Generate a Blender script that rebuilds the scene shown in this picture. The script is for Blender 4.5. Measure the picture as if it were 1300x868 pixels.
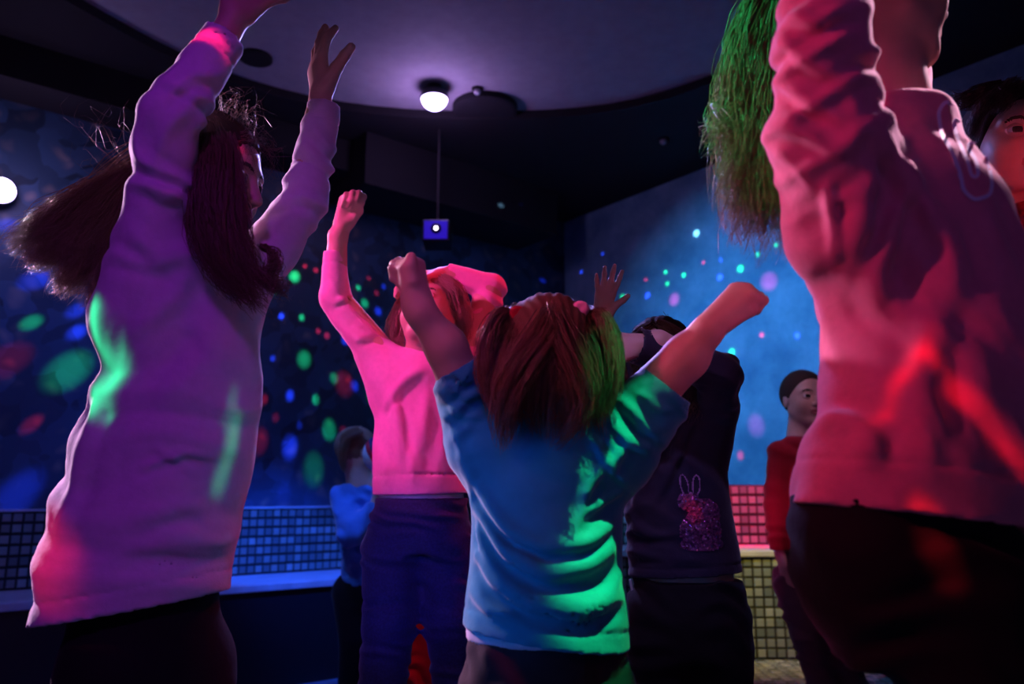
import bpy, math, random
import numpy as np
from mathutils import Vector, Matrix
C = bpy.context.scene
for o in list(bpy.data.objects): bpy.data.objects.remove(o)
f32 = np.float32
# ------------------------------------------------------------------ camera
CAM_Z = 0.852; FPX = 1000.0; TILT = math.radians(10.87)
cam_d = bpy.data.cameras.new('camera'); cam = bpy.data.objects.new('camera', cam_d); C.collection.objects.link(cam)
cam_d.sensor_width = 36; cam_d.lens = 36 * FPX / 1300; cam_d.clip_start = 0.05
cam.location = (0, 0, CAM_Z); cam.rotation_euler = (math.pi / 2 + TILT, 0, 0)
cam_d.dof.use_dof = True; cam_d.dof.focus_distance = 1.45; cam_d.dof.aperture_fstop = 3.2
C.camera = cam
# ------------------------------------------------------------------ world, exposure
w = bpy.data.worlds.new('world'); C.world = w; w.use_nodes = True
w.node_tree.nodes['Background'].inputs[0].default_value = (0.02, 0.008, 0.05, 1)
w.node_tree.nodes['Background'].inputs[1].default_value = 0.06
vs = C.view_settings
vs.view_transform = 'Standard'; vs.look = 'None'; vs.gamma = 1; vs.use_curve_mapping = False; vs.exposure = 0.0
def V(*a): return np.array(a, dtype=float)
def unit(v): v = np.asarray(v, float); return v / (np.linalg.norm(v) + 1e-12)
def P(px, py, Y):
    """world point at depth Y (metres ahead of the camera) seen in direction of pixel"""
    u = (px - 650) / FPX; v = (434 - py) / FPX
    den = math.cos(TILT) - v * math.sin(TILT); up = v * math.cos(TILT) + math.sin(TILT)
    return V(u / den * Y, Y, CAM_Z + up / den * Y)
NL = V(-.627, .779, 0); NR = V(.779, .627, 0)      # outward directions of the two walls
CL, CR, CEIL = 4.05, 3.75, 2.80                     # their distances, ceiling height
def onwall(px, py, n, c):
    p1 = P(px, py, 1.0); o = V(0, 0, CAM_Z); d = p1 - o
    return o + d * (c / d.dot(n))
# ------------------------------------------------------------------ lights
def lamp(kind, name, loc, col, power, target=None, size=0.05, angle=60, blend=0.6):
    d = bpy.data.lights.new(name, kind); d.color = col; d.energy = power
    if kind in ('SPOT', 'POINT'): d.shadow_soft_size = size
    if kind == 'SPOT': d.spot_size = math.radians(angle); d.spot_blend = blend
    if kind == 'AREA': d.size = size
    o = bpy.data.objects.new(name, d); C.collection.objects.link(o); o.location = loc
    if target is not None:
        o.rotation_euler = (Vector(target) - Vector(loc)).to_track_quat('-Z', 'Y').to_euler()
    return o
def gobo(name, loc, spots, power=1.0, size=0.008):
    """point light whose emission is a set of coloured beams: spots = (target, colour, cos-space radius in degrees, strength)
       or ('line', a, b, colour, halfwidth_deg, strength) for a laser fan"""
    o = lamp('POINT', name, loc, (1, 1, 1), power, size=size)
    d = o.data; d.use_nodes = True; nt = d.node_tree; N = nt.nodes; L = nt.links
    em = [n for n in N if n.type == 'EMISSION'][0]
    geo = N.new('ShaderNodeNewGeometry')
    neg = N.new('ShaderNodeVectorMath'); neg.operation = 'SCALE'; neg.inputs['Scale'].default_value = GOBO_SIGN
    L.new(geo.outputs['Incoming'], neg.inputs[0])
    nrm = N.new('ShaderNodeVectorMath'); nrm.operation = 'NORMALIZE'; L.new(neg.outputs[0], nrm.inputs[0])
    loc = np.array(loc, float)
    acc = None
    def dotn(vec):
        n = N.new('ShaderNodeVectorMath'); n.operation = 'DOT_PRODUCT'; L.new(nrm.outputs[0], n.inputs[0]); n.inputs[1].default_value = vec
        return n.outputs['Value']
    def mr(sock, a, b):
        m = N.new('ShaderNodeMapRange'); m.interpolation_type = 'SMOOTHSTEP'; L.new(sock, m.inputs[0])
        m.inputs[1].default_value = a; m.inputs[2].default_value = b; return m.outputs[0]
    def math1(op, s, val=None, s2=None):
        m = N.new('ShaderNodeMath'); m.operation = op; L.new(s, m.inputs[0])
        if s2 is not None: L.new(s2, m.inputs[1])
        elif val is not None: m.inputs[1].default_value = val
        return m.outputs[0]
    for s in spots:
        if isinstance(s[0], str):
            _, a, b, col, hw, st = s
            da = unit(a - loc); db = unit(b - loc); n = unit(np.cross(da, db)); mid = unit(da + db)
            x = math1('ABSOLUTE', dotn(n)); x = mr(x, math.sin(math.radians(hw)), 0.0)
            y = mr(dotn(mid), da.dot(mid) - 0.0004, da.dot(mid) + 0.0004); val = math1('MULTIPLY', x, s2=y)
        else:
            t, col, rad, st = s
            dd = unit(np.array(t) - loc); cr = math.cos(math.radians(rad))
            val = mr(dotn(dd), math.cos(math.radians(rad * 1.12)), cr + (1 - cr) * 1.0)
        sc = N.new('ShaderNodeVectorMath'); sc.operation = 'SCALE'; sc.inputs[0].default_value = tuple(np.array(col) * st); L.new(val, sc.inputs['Scale'])
        if acc is None: acc = sc.outputs[0]
        else:
            ad = N.new('ShaderNodeVectorMath'); ad.operation = 'ADD'; L.new(acc, ad.inputs[0]); L.new(sc.outputs[0], ad.inputs[1]); acc = ad.outputs[0]
    L.new(acc, em.inputs['Color']); em.inputs['Strength'].default_value = 1.0
    return o
GOBO_SIGN = 1.0
DOME = P(551, 150, 3.62)                            # the lit dome lamp on the ceiling
lamp('POINT', 'dome_lamp_light', (DOME[0], DOME[1], 2.60), (.52, .30, .85), 6, size=.07)
lamp('SPOT', 'dome_lamp_beam', (DOME[0], DOME[1] - .1, 2.56), (.36, .30, 1.0), 170, (-.1, 1.2, 1.1), size=.06, angle=60, blend=.6)
WLAMP = onwall(3, 237, NL, CL - .12)
lamp('POINT', 'wall_lamp_light', tuple(WLAMP - NL * .14), (.70, .45, 1.0), 3, size=.06)
lamp('SPOT', 'wall_lamp_beam', tuple(WLAMP - NL * .16), (1.0, .42, .80), 240, (-.62, 1.22, 1.25), size=.05, angle=34, blend=.6)
lamp('SPOT', 'rim_left', (-2.0, 2.35, 2.0), (1.0, .58, .95), 300, (-.74, 1.2, 1.15), size=.04, angle=32, blend=.5)
lamp('SPOT', 'blue_wash_right_wall', (-.35, 2.7, 2.68), (.05, .27, .72), 460, onwall(985, 530, NR, CR), size=.05, angle=70, blend=1)
lamp('SPOT', 'blue_wash_left_wall', (-.9, 2.2, 2.68), (.03, .12, 1.0), 80, (-2.0, 3.4, .15), size=.05, angle=88, blend=1)
lamp('SPOT', 'blue_bench_wash', (-.9, 2.6, 2.4), (.01, .10, 1.0), 650, P(370, 690, 3.95), size=.04, angle=27, blend=.9)
lamp('SPOT', 'pink_key_right', (-.80, .66, 1.65), (1.0, .06, .26), 23, P(1030, 420, .85), size=.03, angle=46, blend=.7)
lamp('SPOT', 'violet_chest', (.1, -.3, 2.0), (.6, .12, .9), 4, P(1225, 240, .85), size=.05, angle=24, blend=.9)
lamp('SPOT', 'purple_front_left', (-.25, -.7, 2.3), (.46, .03, .85), 40, P(175, 500, 1.15), size=.10, angle=34, blend=.7)
lamp('SPOT', 'pink_side', (-1.5, 1.15, 2.1), (1.0, .07, .50), 150, P(500, 440, 1.9), size=.04, angle=23, blend=.5)
lamp('SPOT', 'teal_side', (-1.05, .62, .80), (.0, .20, 1.0), 20, P(625, 690, 1.1), size=.04, angle=24, blend=.8)
lamp('SPOT', 'warm_side', (-.9, .1, 1.9), (1.0, .36, .52), 11, P(750, 400, 1.1), size=.05, angle=30, blend=.9)
lamp('SPOT', 'red_side', (.80, 1.0, 2.45), (1.0, .01, .06), 46, P(598, 440, 1.9), size=.04, angle=20, blend=.6)
lamp('SPOT', 'red_back', (1.0, 2.5, 2.5), (1.0, .02, .08), 60, P(595, 470, 1.9), size=.04, angle=30, blend=.6)
lamp('SPOT', 'jeans_blue', (-.26, .3, 1.1), (.01, .04, 1.0), 34, P(505, 735, 1.85), size=.03, angle=16, blend=.8)
lamp('SPOT', 'red_bench', (1.18, 3.1, 2.5), (1.0, .0, .02), 800, P(965, 645, 3.98), size=.03, angle=20, blend=.7)
lamp('SPOT', 'yellow_bench', (.72, 2.8, 1.7), (1.0, .72, .05), 110, P(962, 795, 3.58), size=.03, angle=34, blend=.9)
lamp('SPOT', 'violet_dark_top', (.1, .5, 2.4), (.5, .3, .95), 40, P(838, 630, 1.56), size=.03, angle=13, blend=.9)
lamp('SPOT', 'rim_right_face', (1.35, 1.5, 2.2), (1.0, .55, .8), 170, P(1185, 40, .95), size=.03, angle=17, blend=.6)
lamp('SPOT', 'white_back_boy', (.3, 1.8, 2.6), (.95, .45, .75), 30, P(1020, 560, 2.85), size=.03, angle=22, blend=.9)
lamp('SPOT', 'blue_back_boy', (-1.0, 1.8, 2.5), (.10, .30, 1.0), 50, P(455, 640, 3.3), size=.03, angle=22, blend=.9)
lamp('SPOT', 'red_far_right', (.98, .45, .95), (1.0, .03, .05), 16, P(1300, 255, 1.42), size=.03, angle=18, blend=.7)
lamp('SPOT', 'floor_blue', (-.7, 2.8, 2.6), (.08, .18, 1.0), 60, (-.7, 3.1, 0), size=.05, angle=50, blend=1)
G_ = (.02, 1, .28); R_ = (1, .02, .07); B_ = (.03, .07, 1); W_ = (.25, .6, .8)
dots = []
for px, py, col, r, st in [(685,322,W_,9,1),(884,296,W_,10,1),(820,355,R_,4,1),(845,345,G_,5,1),(847,360,G_,5,1),(822,375,B_,9,.8),(868,349,G_,6,1),(893,333,R_,4,1),(914,352,B_,9,1),(940,341,G_,9,1),(962,323,G_,5,1),(985,311,G_,5,1),
        (976,357,(.8,.05,.35),22,.35),(856,380,(.8,.05,.35),17,.3),(967,425,R_,5,1.2),(1012,426,B_,6,1.5),(929,447,G_,8,1),(940,578,R_,7,.8),(960,540,(.6,.05,.4),20,.25),(915,330,B_,4,1.5),(790,377,G_,7,.6),(1030,330,B_,6,.8),
        (738,345,B_,4,.8),(765,322,B_,4,.7),(707,304,B_,3,.7),(700,372,B_,7,.7),(880,440,B_,8,.6),(902,520,R_,6,.4),(880,585,G_,8,.5)]:
    dots.append((onwall(px, py, NR, CR), col, math.degrees(r * .004 / 3.2) , st))
for px, py, col, r, st in [(374,351,G_,14,.9),(372,332,G_,5,1),(387,338,R_,5,1),(401,343,R_,6,1),(332,401,R_,5,1),(357,401,B_,6,2),(383,403,G_,6,1.2),(386,456,G_,15,.8),(404,420,R_,5,1),(415,426,R_,6,1),(438,432,B_,9,1),(437,487,R_,20,.45),
        (335,507,R_,7,1),(368,502,B_,8,2),(401,507,G_,7,1.2),(368,567,B_,14,1.6),(329,560,R_,15,.6),(418,545,G_,13,1),(436,548,R_,7,1),(87,470,G_,22,.6),(40,409,G_,9,1.2),(97,422,B_,10,1.6),(134,426,B_,8,1.8),(10,457,R_,18,.5),(40,538,R_,8,1),
        (38,285,R_,6,.6),(10,285,B_,9,1.2),(60,295,B_,9,1.2),(78,262,R_,16,.4),(45,355,B_,14,1.2),(20,630,B_,18,1),(96,395,B_,10,.8),(478,372,R_,6,.8),(468,353,R_,5,.7),(463,385,G_,10,.7),(480,395,B_,9,.9),(487,364,B_,6,.8),(450,490,B_,9,.9),(398,595,G_,18,.3),(360,630,B_,12,.4),
        (344,368,G_,12,.35),(312,440,B_,10,.6),(295,520,R_,9,.6),(455,365,G_,6,.8),(424,480,G_,9,.4),(470,505,G_,8,.5),(350,530,R_,6,.5),(310,590,B_,12,.5),(380,540,B_,5,1),(346,455,B_,5,1)]:
    dots.append((onwall(px, py, NL, CL), col, math.degrees(r * .0048 / 2.6), st * .55))
half = len(dots) // 2
DOTP = 900
GLOC = (DOME[0], DOME[1] - .3, 2.55)
gobo('dome_beams', GLOC, dots, DOTP * 1.35)
gobo('green_beams_front', (.42, .72, 2.6), [(P(768, 585, 1.06), G_, 2.0, 1), (P(782, 700, 1.06), G_, 2.2, 1)], 230)
gobo('green_beam_hip', (.3, .45, 1.5), [('line', P(324, 500, 1.12), P(292, 605, 1.12), G_, .8, .6), ('line', P(318, 470, 1.12), P(300, 520, 1.12), G_, .5, .3)], 45)
gobo('green_beams_left', (-1.0, .35, 2.6), [(P(935, 130, .99), G_, 2.6, 1), (P(945, 55, .99), G_, 2.2, .8), (P(955, 230, .99), G_, 2.2, 1), (P(985, 30, .99), G_, 2.0, .7)], 170)
gobo('green_beam_armpit', (-1.7, .55, 1.8), [('line', P(178, 415, 1.12), P(122, 530, 1.12), G_, 1.0, 1), (P(100, 735, 1.13), R_, 2.2, .35)], 230)
gobo('green_ceiling_line', (1.2, 1.0, 2.0), [('line', P(325, 5, 2.9), P(385, 27, 2.9), G_, .12, 1)], 60)
gobo('red_laser', (-.3, .1, 2.5), [('line', P(1098, 414, .8), P(1158, 402, .8), (1, .01, .02), .32, 1), ('line', P(1158, 402, .8), P(1320, 610, .8), (1, .01, .02), .32, 1), ('line', P(245, 34, 1.04), P(280, 42, 1.04), (1, .01, .1), .4, 2), ('line', P(1112, 42, .86), P(1168, 20, .86), (1, .01, .02), .32, 1), (P(1180, 661, .8), (1, .02, .03), .55, 2), (P(880, 648, 1.56), (1, .02, .03), .4, 1), ('line', P(620, 770, 1.05), P(638, 806, 1.05), (1, .01, .1), .2, 1)], 260)
# ------------------------------------------------------------------ materials
def mat(name, col, rough=.7, metal=0, emit=None, estr=0, sheen=0, noise=None, bump=None, spec=.4, col2=None, alpha=None):
    m = bpy.data.materials.new(name); m.use_nodes = True; nt = m.node_tree; b = nt.nodes['Principled BSDF']
    b.inputs['Base Color'].default_value = (*col, 1); b.inputs['Roughness'].default_value = rough; b.inputs['Metallic'].default_value = metal
    b.inputs['Specular IOR Level'].default_value = spec
    if sheen: b.inputs['Sheen Weight'].default_value = sheen; b.inputs['Sheen Roughness'].default_value = .4
    if emit: b.inputs['Emission Color'].default_value = (*emit, 1); b.inputs['Emission Strength'].default_value = estr
    tc = nt.nodes.new('ShaderNodeTexCoord')
    if noise:
        n = nt.nodes.new('ShaderNodeTexNoise'); n.inputs['Scale'].default_value = noise; n.inputs['Detail'].default_value = 6
        nt.links.new(tc.outputs['Object'], n.inputs['Vector'])
        r = nt.nodes.new('ShaderNodeValToRGB'); r.color_ramp.elements[0].position = .32; r.color_ramp.elements[1].position = .68
        r.color_ramp.elements[0].color = (*(col2 or [c * .75 for c in col]), 1); r.color_ramp.elements[1].color = (*col, 1)
        nt.links.new(n.outputs['Fac'], r.inputs[0]); nt.links.new(r.outputs[0], b.inputs['Base Color'])
    if bump:
        acc = None
        for sc, st, di in bump:
            n = nt.nodes.new('ShaderNodeTexNoise'); n.inputs['Scale'].default_value = sc; n.inputs['Detail'].default_value = 3
            nt.links.new(tc.outputs['Object'], n.inputs['Vector'])
            bp = nt.nodes.new('ShaderNodeBump'); bp.inputs['Strength'].default_value = st; bp.inputs['Distance'].default_value = di
            nt.links.new(n.outputs['Fac'], bp.inputs['Height'])
            if acc: nt.links.new(acc, bp.inputs['Normal'])
            acc = bp.outputs[0]
        nt.links.new(acc, b.inputs['Normal'])
    return m
FAB = [(60, .25, .004), (420, .3, .001)]
def cloth(name, col, sheen=.4): return mat(name, col, .85, sheen=sheen, noise=90, col2=[c * .93 for c in col], bump=FAB, spec=.2)
M = {}
M['skin'] = mat('skin', (.66, .42, .33), .5, noise=30, col2=(.60, .36, .28), bump=[(300, .1, .0006)])
M['lips'] = mat('lips', (.50, .18, .17), .4)
M['mouth'] = mat('mouth_inside', (.08, .015, .015), .6)
M['teeth'] = mat('teeth', (.8, .78, .72), .3)
M['eyewhite'] = mat('eye_white', (.8, .78, .76), .2)
M['iris'] = mat('iris', (.05, .035, .03), .15)
M['brow'] = mat('eyebrow_hair', (.06, .035, .02), .7)
M['nail'] = mat('nail', (.7, .48, .42), .25)
M['lavender'] = cloth('lavender_fleece', (.72, .55, .78), .6)
M['pinktop'] = cloth('pink_sweatshirt_fabric', (.90, .38, .62), .5)
M['coral'] = cloth('coral_sweatshirt_fabric', (.86, .24, .36), .5)
M['teal'] = cloth('teal_jersey', (.02, .30, .42), .5)
M['navyshirt'] = cloth('dark_navy_jersey', (.028, .022, .045), .3)
M['blueshirt'] = cloth('blue_sweater_fabric', (.06, .22, .62), .5)
M['redjacket'] = cloth('dark_red_wool', (.38, .012, .03), .3)
M['redtrouser'] = cloth('red_cotton', (.55, .015, .03), .2)
M['patterned'] = mat('red_and_dark_patterned_fabric', (.5, .03, .04), .8, noise=45, col2=(.03, .01, .02))
M['black'] = cloth('black_cotton', (.010, .008, .011), .1)
M['leggings'] = cloth('black_leggings_jersey', (.008, .006, .010), .05)
M['brown'] = cloth('dark_brown_cotton', (.035, .022, .028), .15)
M['mauve'] = cloth('brown_mauve_cotton', (.13, .07, .09), .2)
M['denim'] = mat('dark_blue_denim', (.022, .04, .13), .8, noise=200, col2=(.012, .02, .07), bump=[(700, .5, .001), (40, .2, .004)], sheen=.2)
M['whitecotton'] = cloth('white_cotton', (.75, .62, .7), .3)
M['hair'] = mat('brown_hair', (.16, .085, .05), .38, spec=.6)
M['hairdark'] = mat('dark_brown_hair', (.05, .026, .018), .36, spec=.6)
M['hairlight'] = mat('light_brown_hair', (.30, .18, .11), .38, spec=.6)
for k_ in ('hair', 'hairdark', 'hairlight'):
    M['cap_' + k_] = mat('scalp_' + k_, {'hair': (.13, .07, .045), 'hairdark': (.04, .022, .016), 'hairlight': (.22, .13, .085)}[k_], .7, spec=.2)
M['shoe'] = mat('dark_shoe_leather', (.03, .03, .035), .5, noise=40)
M['sole'] = mat('pale_rubber', (.4, .4, .4), .7, noise=60)
# ------------------------------------------------------------------ naming helpers
def link(o, parent=None):
    C.collection.objects.link(o)
    if parent is not None: o.parent = parent
    return o
def tag(o, label, cat, group=None):
    o['label'] = label; o['category'] = cat
    if group: o['group'] = group
    return o
def empty(name, loc, label=None, cat=None, group=None):
    o = bpy.data.objects.new(name, None); o.location = loc; o.empty_display_size = .1; link(o)
    if label: tag(o, label, cat, group)
    return o
def mesh_obj(name, verts, faces, mats, parent=None, smooth=False, origin=None, mi=None, kind=None):
    me = bpy.data.meshes.new(name)
    verts = np.asarray(verts, float)
    if parent is not None and origin is None: origin = world_origin(parent)
    if origin is not None: verts = verts - np.asarray(origin)
    if isinstance(faces, np.ndarray):
        n, k = faces.shape
        me.vertices.add(len(verts)); me.vertices.foreach_set('co', verts.astype(f32).ravel())
        me.loops.add(n * k); me.loops.foreach_set('vertex_index', faces.astype(np.int32).ravel())
        me.polygons.add(n); me.polygons.foreach_set('loop_start', np.arange(0, n * k, k, dtype=np.int32))
        me.update(calc_edges=True)
    else: me.from_pydata(verts.tolist(), [], faces)
    for m in (mats if isinstance(mats, (list, tuple)) else [mats]): me.materials.append(m)
    if mi is not None: me.polygons.foreach_set('material_index', mi.astype(np.int32))
    if smooth: me.polygons.foreach_set('use_smooth', np.ones(len(me.polygons), bool))
    me.update(); me.validate()
    o = bpy.data.objects.new(name, me); link(o, parent)
    if parent is None and origin is not None: o.location = origin
    if kind: o['kind'] = kind
    return o
def world_origin(o):
    p = np.zeros(3)
    while o is not None: p += np.array(o.location); o = o.parent
    return p
class MB:
    def __init__(s): s.v = []; s.f = []
    def add(s, v, f):
        n = len(s.v); s.v += [list(map(float, x)) for x in v]; s.f += [[i + n for i in q] for q in f]
    def box(s, c, e1, e2, e3):     # centre, three half-extent vectors
        c, e1, e2, e3 = map(lambda a: np.asarray(a, float), (c, e1, e2, e3))
        v = [c + a * e1 + b * e2 + d * e3 for a in (-1, 1) for b in (-1, 1) for d in (-1, 1)]
        s.add(v, [[0, 1, 3, 2], [4, 6, 7, 5], [0, 4, 5, 1], [2, 3, 7, 6], [0, 2, 6, 4], [1, 5, 7, 3]])
    def prism(s, pts, z0, z1):     # vertical prism from plan polygon
        n = len(pts); v = [(x, y, z0) for x, y in pts] + [(x, y, z1) for x, y in pts]
        s.add(v, [list(range(n))[::-1], [n + i for i in range(n)]] + [[i, (i + 1) % n, n + (i + 1) % n, n + i] for i in range(n)])
    def lathe(s, c, prof, n=32, axis=(0, 0, 1)):
        ax = unit(axis); a = unit(np.cross(ax, (0, 1, 0) if abs(ax[1]) < .9 else (1, 0, 0))); b = np.cross(ax, a); v = []
        for r, z in prof:
            for i in range(n):
                t = 2 * math.pi * i / n; v.append(np.asarray(c) + ax * z + (a * math.cos(t) + b * math.sin(t)) * max(r, 1e-4))
        f = [[j * n + i, j * n + (i + 1) % n, (j + 1) * n + (i + 1) % n, (j + 1) * n + i] for j in range(len(prof) - 1) for i in range(n)]
        f += [list(range(n))[::-1], [(len(prof) - 1) * n + i for i in range(n)]]
        s.add(v, f)
    def obj(s, name, m, parent=None, smooth=False, kind=None, origin=None, bevel=0):
        o = mesh_obj(name, s.v, s.f, m, parent, smooth, origin, kind=kind)
        if bevel:
            b = o.modifiers.new('bevel', 'BEVEL'); b.width = bevel; b.segments = 2
        return o
#@@SETTING
# ------------------------------------------------------------------ setting
def wallmat(name, c1, c2, c3, scale, contrast, bump):
    m = mat(name, c1, .75, spec=.3); nt = m.node_tree; b = nt.nodes['Principled BSDF']; L = nt.links
    tc = nt.nodes.new('ShaderNodeTexCoord'); n1 = nt.nodes.new('ShaderNodeTexNoise'); n1.inputs['Scale'].default_value = scale; n1.inputs['Detail'].default_value = 8
    n1.inputs['Roughness'].default_value = .65; L.new(tc.outputs['Object'], n1.inputs['Vector'])
    r = nt.nodes.new('ShaderNodeValToRGB'); e = r.color_ramp.elements
    e[0].position = .5 - contrast; e[0].color = (*c1, 1); e[1].position = .5 + contrast; e[1].color = (*c2, 1); x = e.new(.5); x.color = (*c3, 1)
    L.new(n1.outputs['Fac'], r.inputs[0]); L.new(r.outputs[0], b.inputs['Base Color'])
    bp = nt.nodes.new('ShaderNodeBump'); bp.inputs['Strength'].default_value = bump; bp.inputs['Distance'].default_value = .01; L.new(n1.outputs['Fac'], bp.inputs['Height']); L.new(bp.outputs[0], b.inputs['Normal'])
    return m
M['plaster'] = wallmat('blue_grey_brushed_plaster', (.11, .25, .36), (.28, .46, .58), (.19, .36, .47), 3.2, .16, .35)
# mural: dark painted wall with small leaf-like daubs
m = mat('dark_mural_paint', (.02, .05, .12), .55); nt = m.node_tree; L = nt.links; b = nt.nodes['Principled BSDF']
tc = nt.nodes.new('ShaderNodeTexCoord'); wn = nt.nodes.new('ShaderNodeTexNoise'); wn.inputs['Scale'].default_value = 5; L.new(tc.outputs['Object'], wn.inputs['Vector'])
mx = nt.nodes.new('ShaderNodeMixRGB'); mx.blend_type = 'ADD'; mx.inputs[0].default_value = .25; L.new(tc.outputs['Object'], mx.inputs[1]); L.new(wn.outputs['Color'], mx.inputs[2])
vo = nt.nodes.new('ShaderNodeTexVoronoi'); vo.inputs['Scale'].default_value = 9; L.new(mx.outputs[0], vo.inputs['Vector'])
r = nt.nodes.new('ShaderNodeValToRGB'); e = r.color_ramp.elements; e[0].position = .05; e[0].color = (.16, .15, .18, 1); e[1].position = .36; e[1].color = (.03, .07, .14, 1)
L.new(vo.outputs['Distance'], r.inputs[0])
v2 = nt.nodes.new('ShaderNodeHueSaturation'); L.new(r.outputs[0], v2.inputs['Color'])
sp = nt.nodes.new('ShaderNodeSeparateColor'); L.new(vo.outputs['Color'], sp.inputs[0]); mm = nt.nodes.new('ShaderNodeMath'); mm.operation = 'MULTIPLY_ADD'; mm.inputs[1].default_value = .8; mm.inputs[2].default_value = .35
L.new(sp.outputs[0], mm.inputs[0]); L.new(mm.outputs[0], v2.inputs['Value']); L.new(v2.outputs[0], b.inputs['Base Color']); M['mural'] = m
M['ceil'] = wallmat('painted_ceiling_board', (.30, .28, .32), (.36, .34, .38), (.33, .31, .35), 14, .2, .15)
M['soffit'] = mat('black_soffit_paint', (.009, .007, .011), .85, noise=6, col2=(.007, .005, .009))
M['floor'] = mat('dark_vinyl_floor', (.16, .18, .26), .30, noise=8, col2=(.11, .13, .2), bump=[(60, .1, .002)])
M['slab'] = mat('pale_stone_slab', (.45, .43, .48), .35, noise=12)
M['grout'] = mat('dark_grout', (.012, .011, .014), .8, noise=80)
M['dgranite'] = mat('black_bench_panel', (.014, .010, .014), .35, noise=60)
tilecols = [(.11, .13, .13), (.16, .18, .18), (.21, .23, .22), (.28, .30, .29)]
M['tiles'] = [mat('glass_mosaic_tile_%s' % n, c, .16, spec=.6) for n, c in zip(('dark', 'mid', 'pale', 'light'), tilecols)]
corner = NL * CL + NR * CR
DL = V(.779, .627, 0); DR = V(-.627, .779, 0)      # directions along walls
up = V(0, 0, 1)
def pt(nl, nr, z=0): return NL * nl + NR * nr + up * z   # room plan coordinates: distance toward each wall
# room plan in (nl,nr): nl in [-2.2, CL], nr in [-4.5, CR]
NLmin, NRmin = -2.4, -4.2
def slabbox(name, a0, a1, b0, b1, z0, z1, m, parent=None, kind='structure', bevel=0):
    mb = MB(); c = pt((a0 + a1) / 2, (b0 + b1) / 2, (z0 + z1) / 2)
    mb.box(c, NL * (a1 - a0) / 2, NR * (b1 - b0) / 2, up * (z1 - z0) / 2)
    return mb.obj(name, m, parent, kind=kind, bevel=bevel, origin=None if parent is not None else tuple(c * V(1, 1, 0)))
T = .15
slabbox('floor', NLmin - T, CL + T, NRmin - T, CR + T, -.12, 0, M['floor'])
slabbox('wall_left', CL, CL + T, NRmin - T, CR + T, 0, CEIL + .4, M['mural'])
slabbox('wall_right', NLmin - T, CL, CR, CR + T, 0, CEIL + .4, M['plaster'])
slabbox('wall_back', NLmin - T, CL, NRmin - T, NRmin, 0, CEIL + .4, M['plaster'])
slabbox('wall_front', NLmin - T, NLmin, NRmin, CR, 0, CEIL + .4, M['plaster'])
# dark lowered ceiling ring with an oval opening, lit disc recessed above it
def ceil_y(px, py, z):
    d = P(px, py, 1.0) - V(0, 0, CAM_Z); return V(0, 0, CAM_Z) + d * ((z - CAM_Z) / d[2])
ring = [ceil_y(*q, CEIL) for q in [(90, 0), (200, 66), (330, 118), (440, 141), (560, 150), (680, 149), (780, 143), (850, 126), (920, 95)]]
ring = [(p[0], p[1]) for p in ring]
A = np.array([[x * x, x * y, y * y, x, y] for x, y in ring]); 
# smooth closed loop through the seen edge, closed behind the camera
cx, cy = 0.05, 1.55
seen = sorted([(math.atan2(y - cy, x - cx), math.hypot(x - cx, y - cy)) for x, y in ring])
angs = np.array([a for a, r in seen]); rads = np.array([r for a, r in seen])
ext_a = np.concatenate([angs, [math.pi * 1.25, math.pi * 1.5, math.pi * 1.75]]); ext_r = np.concatenate([rads, [2.15, 2.2, 2.2]])
xa = np.concatenate([ext_a - 2 * math.pi, ext_a, ext_a + 2 * math.pi]); xr = np.concatenate([ext_r] * 3)
NA = 96; th = np.linspace(0, 2 * math.pi, NA, endpoint=False); rr = np.interp(th, xa, xr)
for _ in range(4): rr = (np.roll(rr, 1) + 2 * rr + np.roll(rr, -1)) / 4
hole = [(cx + r * math.cos(t), cy + r * math.sin(t)) for t, r in zip(th, rr)]
def outer_pt(t):
    d = V(math.cos(t), math.sin(t), 0); o = V(cx, cy, 0); best = 99
    for n, c in ((NL, CL), (-NL, -NLmin), (NR, CR), (-NR, -NRmin)):
        k = d.dot(n)
        if k > 1e-6: best = min(best, (c - o.dot(n)) / k)
    p = o + d * best; return (p[0], p[1])
outer = [outer_pt(t) for t in th]
cnrs = [pt(CL, CR), pt(CL, NRmin), pt(NLmin, CR), pt(NLmin, NRmin)]
for c_ in cnrs:
    i = int(np.argmin([(a[0] - c_[0]) ** 2 + (a[1] - c_[1]) ** 2 for a in outer])); outer[i] = (c_[0], c_[1])
v = [(x, y, CEIL) for x, y in hole] + [(x, y, CEIL) for x, y in outer] + [(x, y, CEIL + .045) for x, y in hole] + [(x, y, CEIL + .045) for x, y in outer]
f = []
for i in range(NA):
    j = (i + 1) % NA
    f += [[i, j, NA + j, NA + i], [2 * NA + i, 3 * NA + i, 3 * NA + j, 2 * NA + j], [i, 2 * NA + i, 2 * NA + j, j]]
mesh_obj('trim_1', v, f, M['soffit'], kind='structure', origin=(0, 0, 0))
slabbox('ceiling', NLmin - T, CL + T, NRmin - T, CR + T, CEIL + .045, CEIL + .2, M['ceil'])
# bulkhead box along the mural wall near the corner
slabbox('trim_2', CL - .42, CL - .001, 1.9, CR - .45, 2.50, CEIL - .001, M['soffit'])
slabbox('trim_3', CL - .25, CL - .001, NRmin + .01, 1.9, 2.62, CEIL - .001, M['soffit'])
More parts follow.
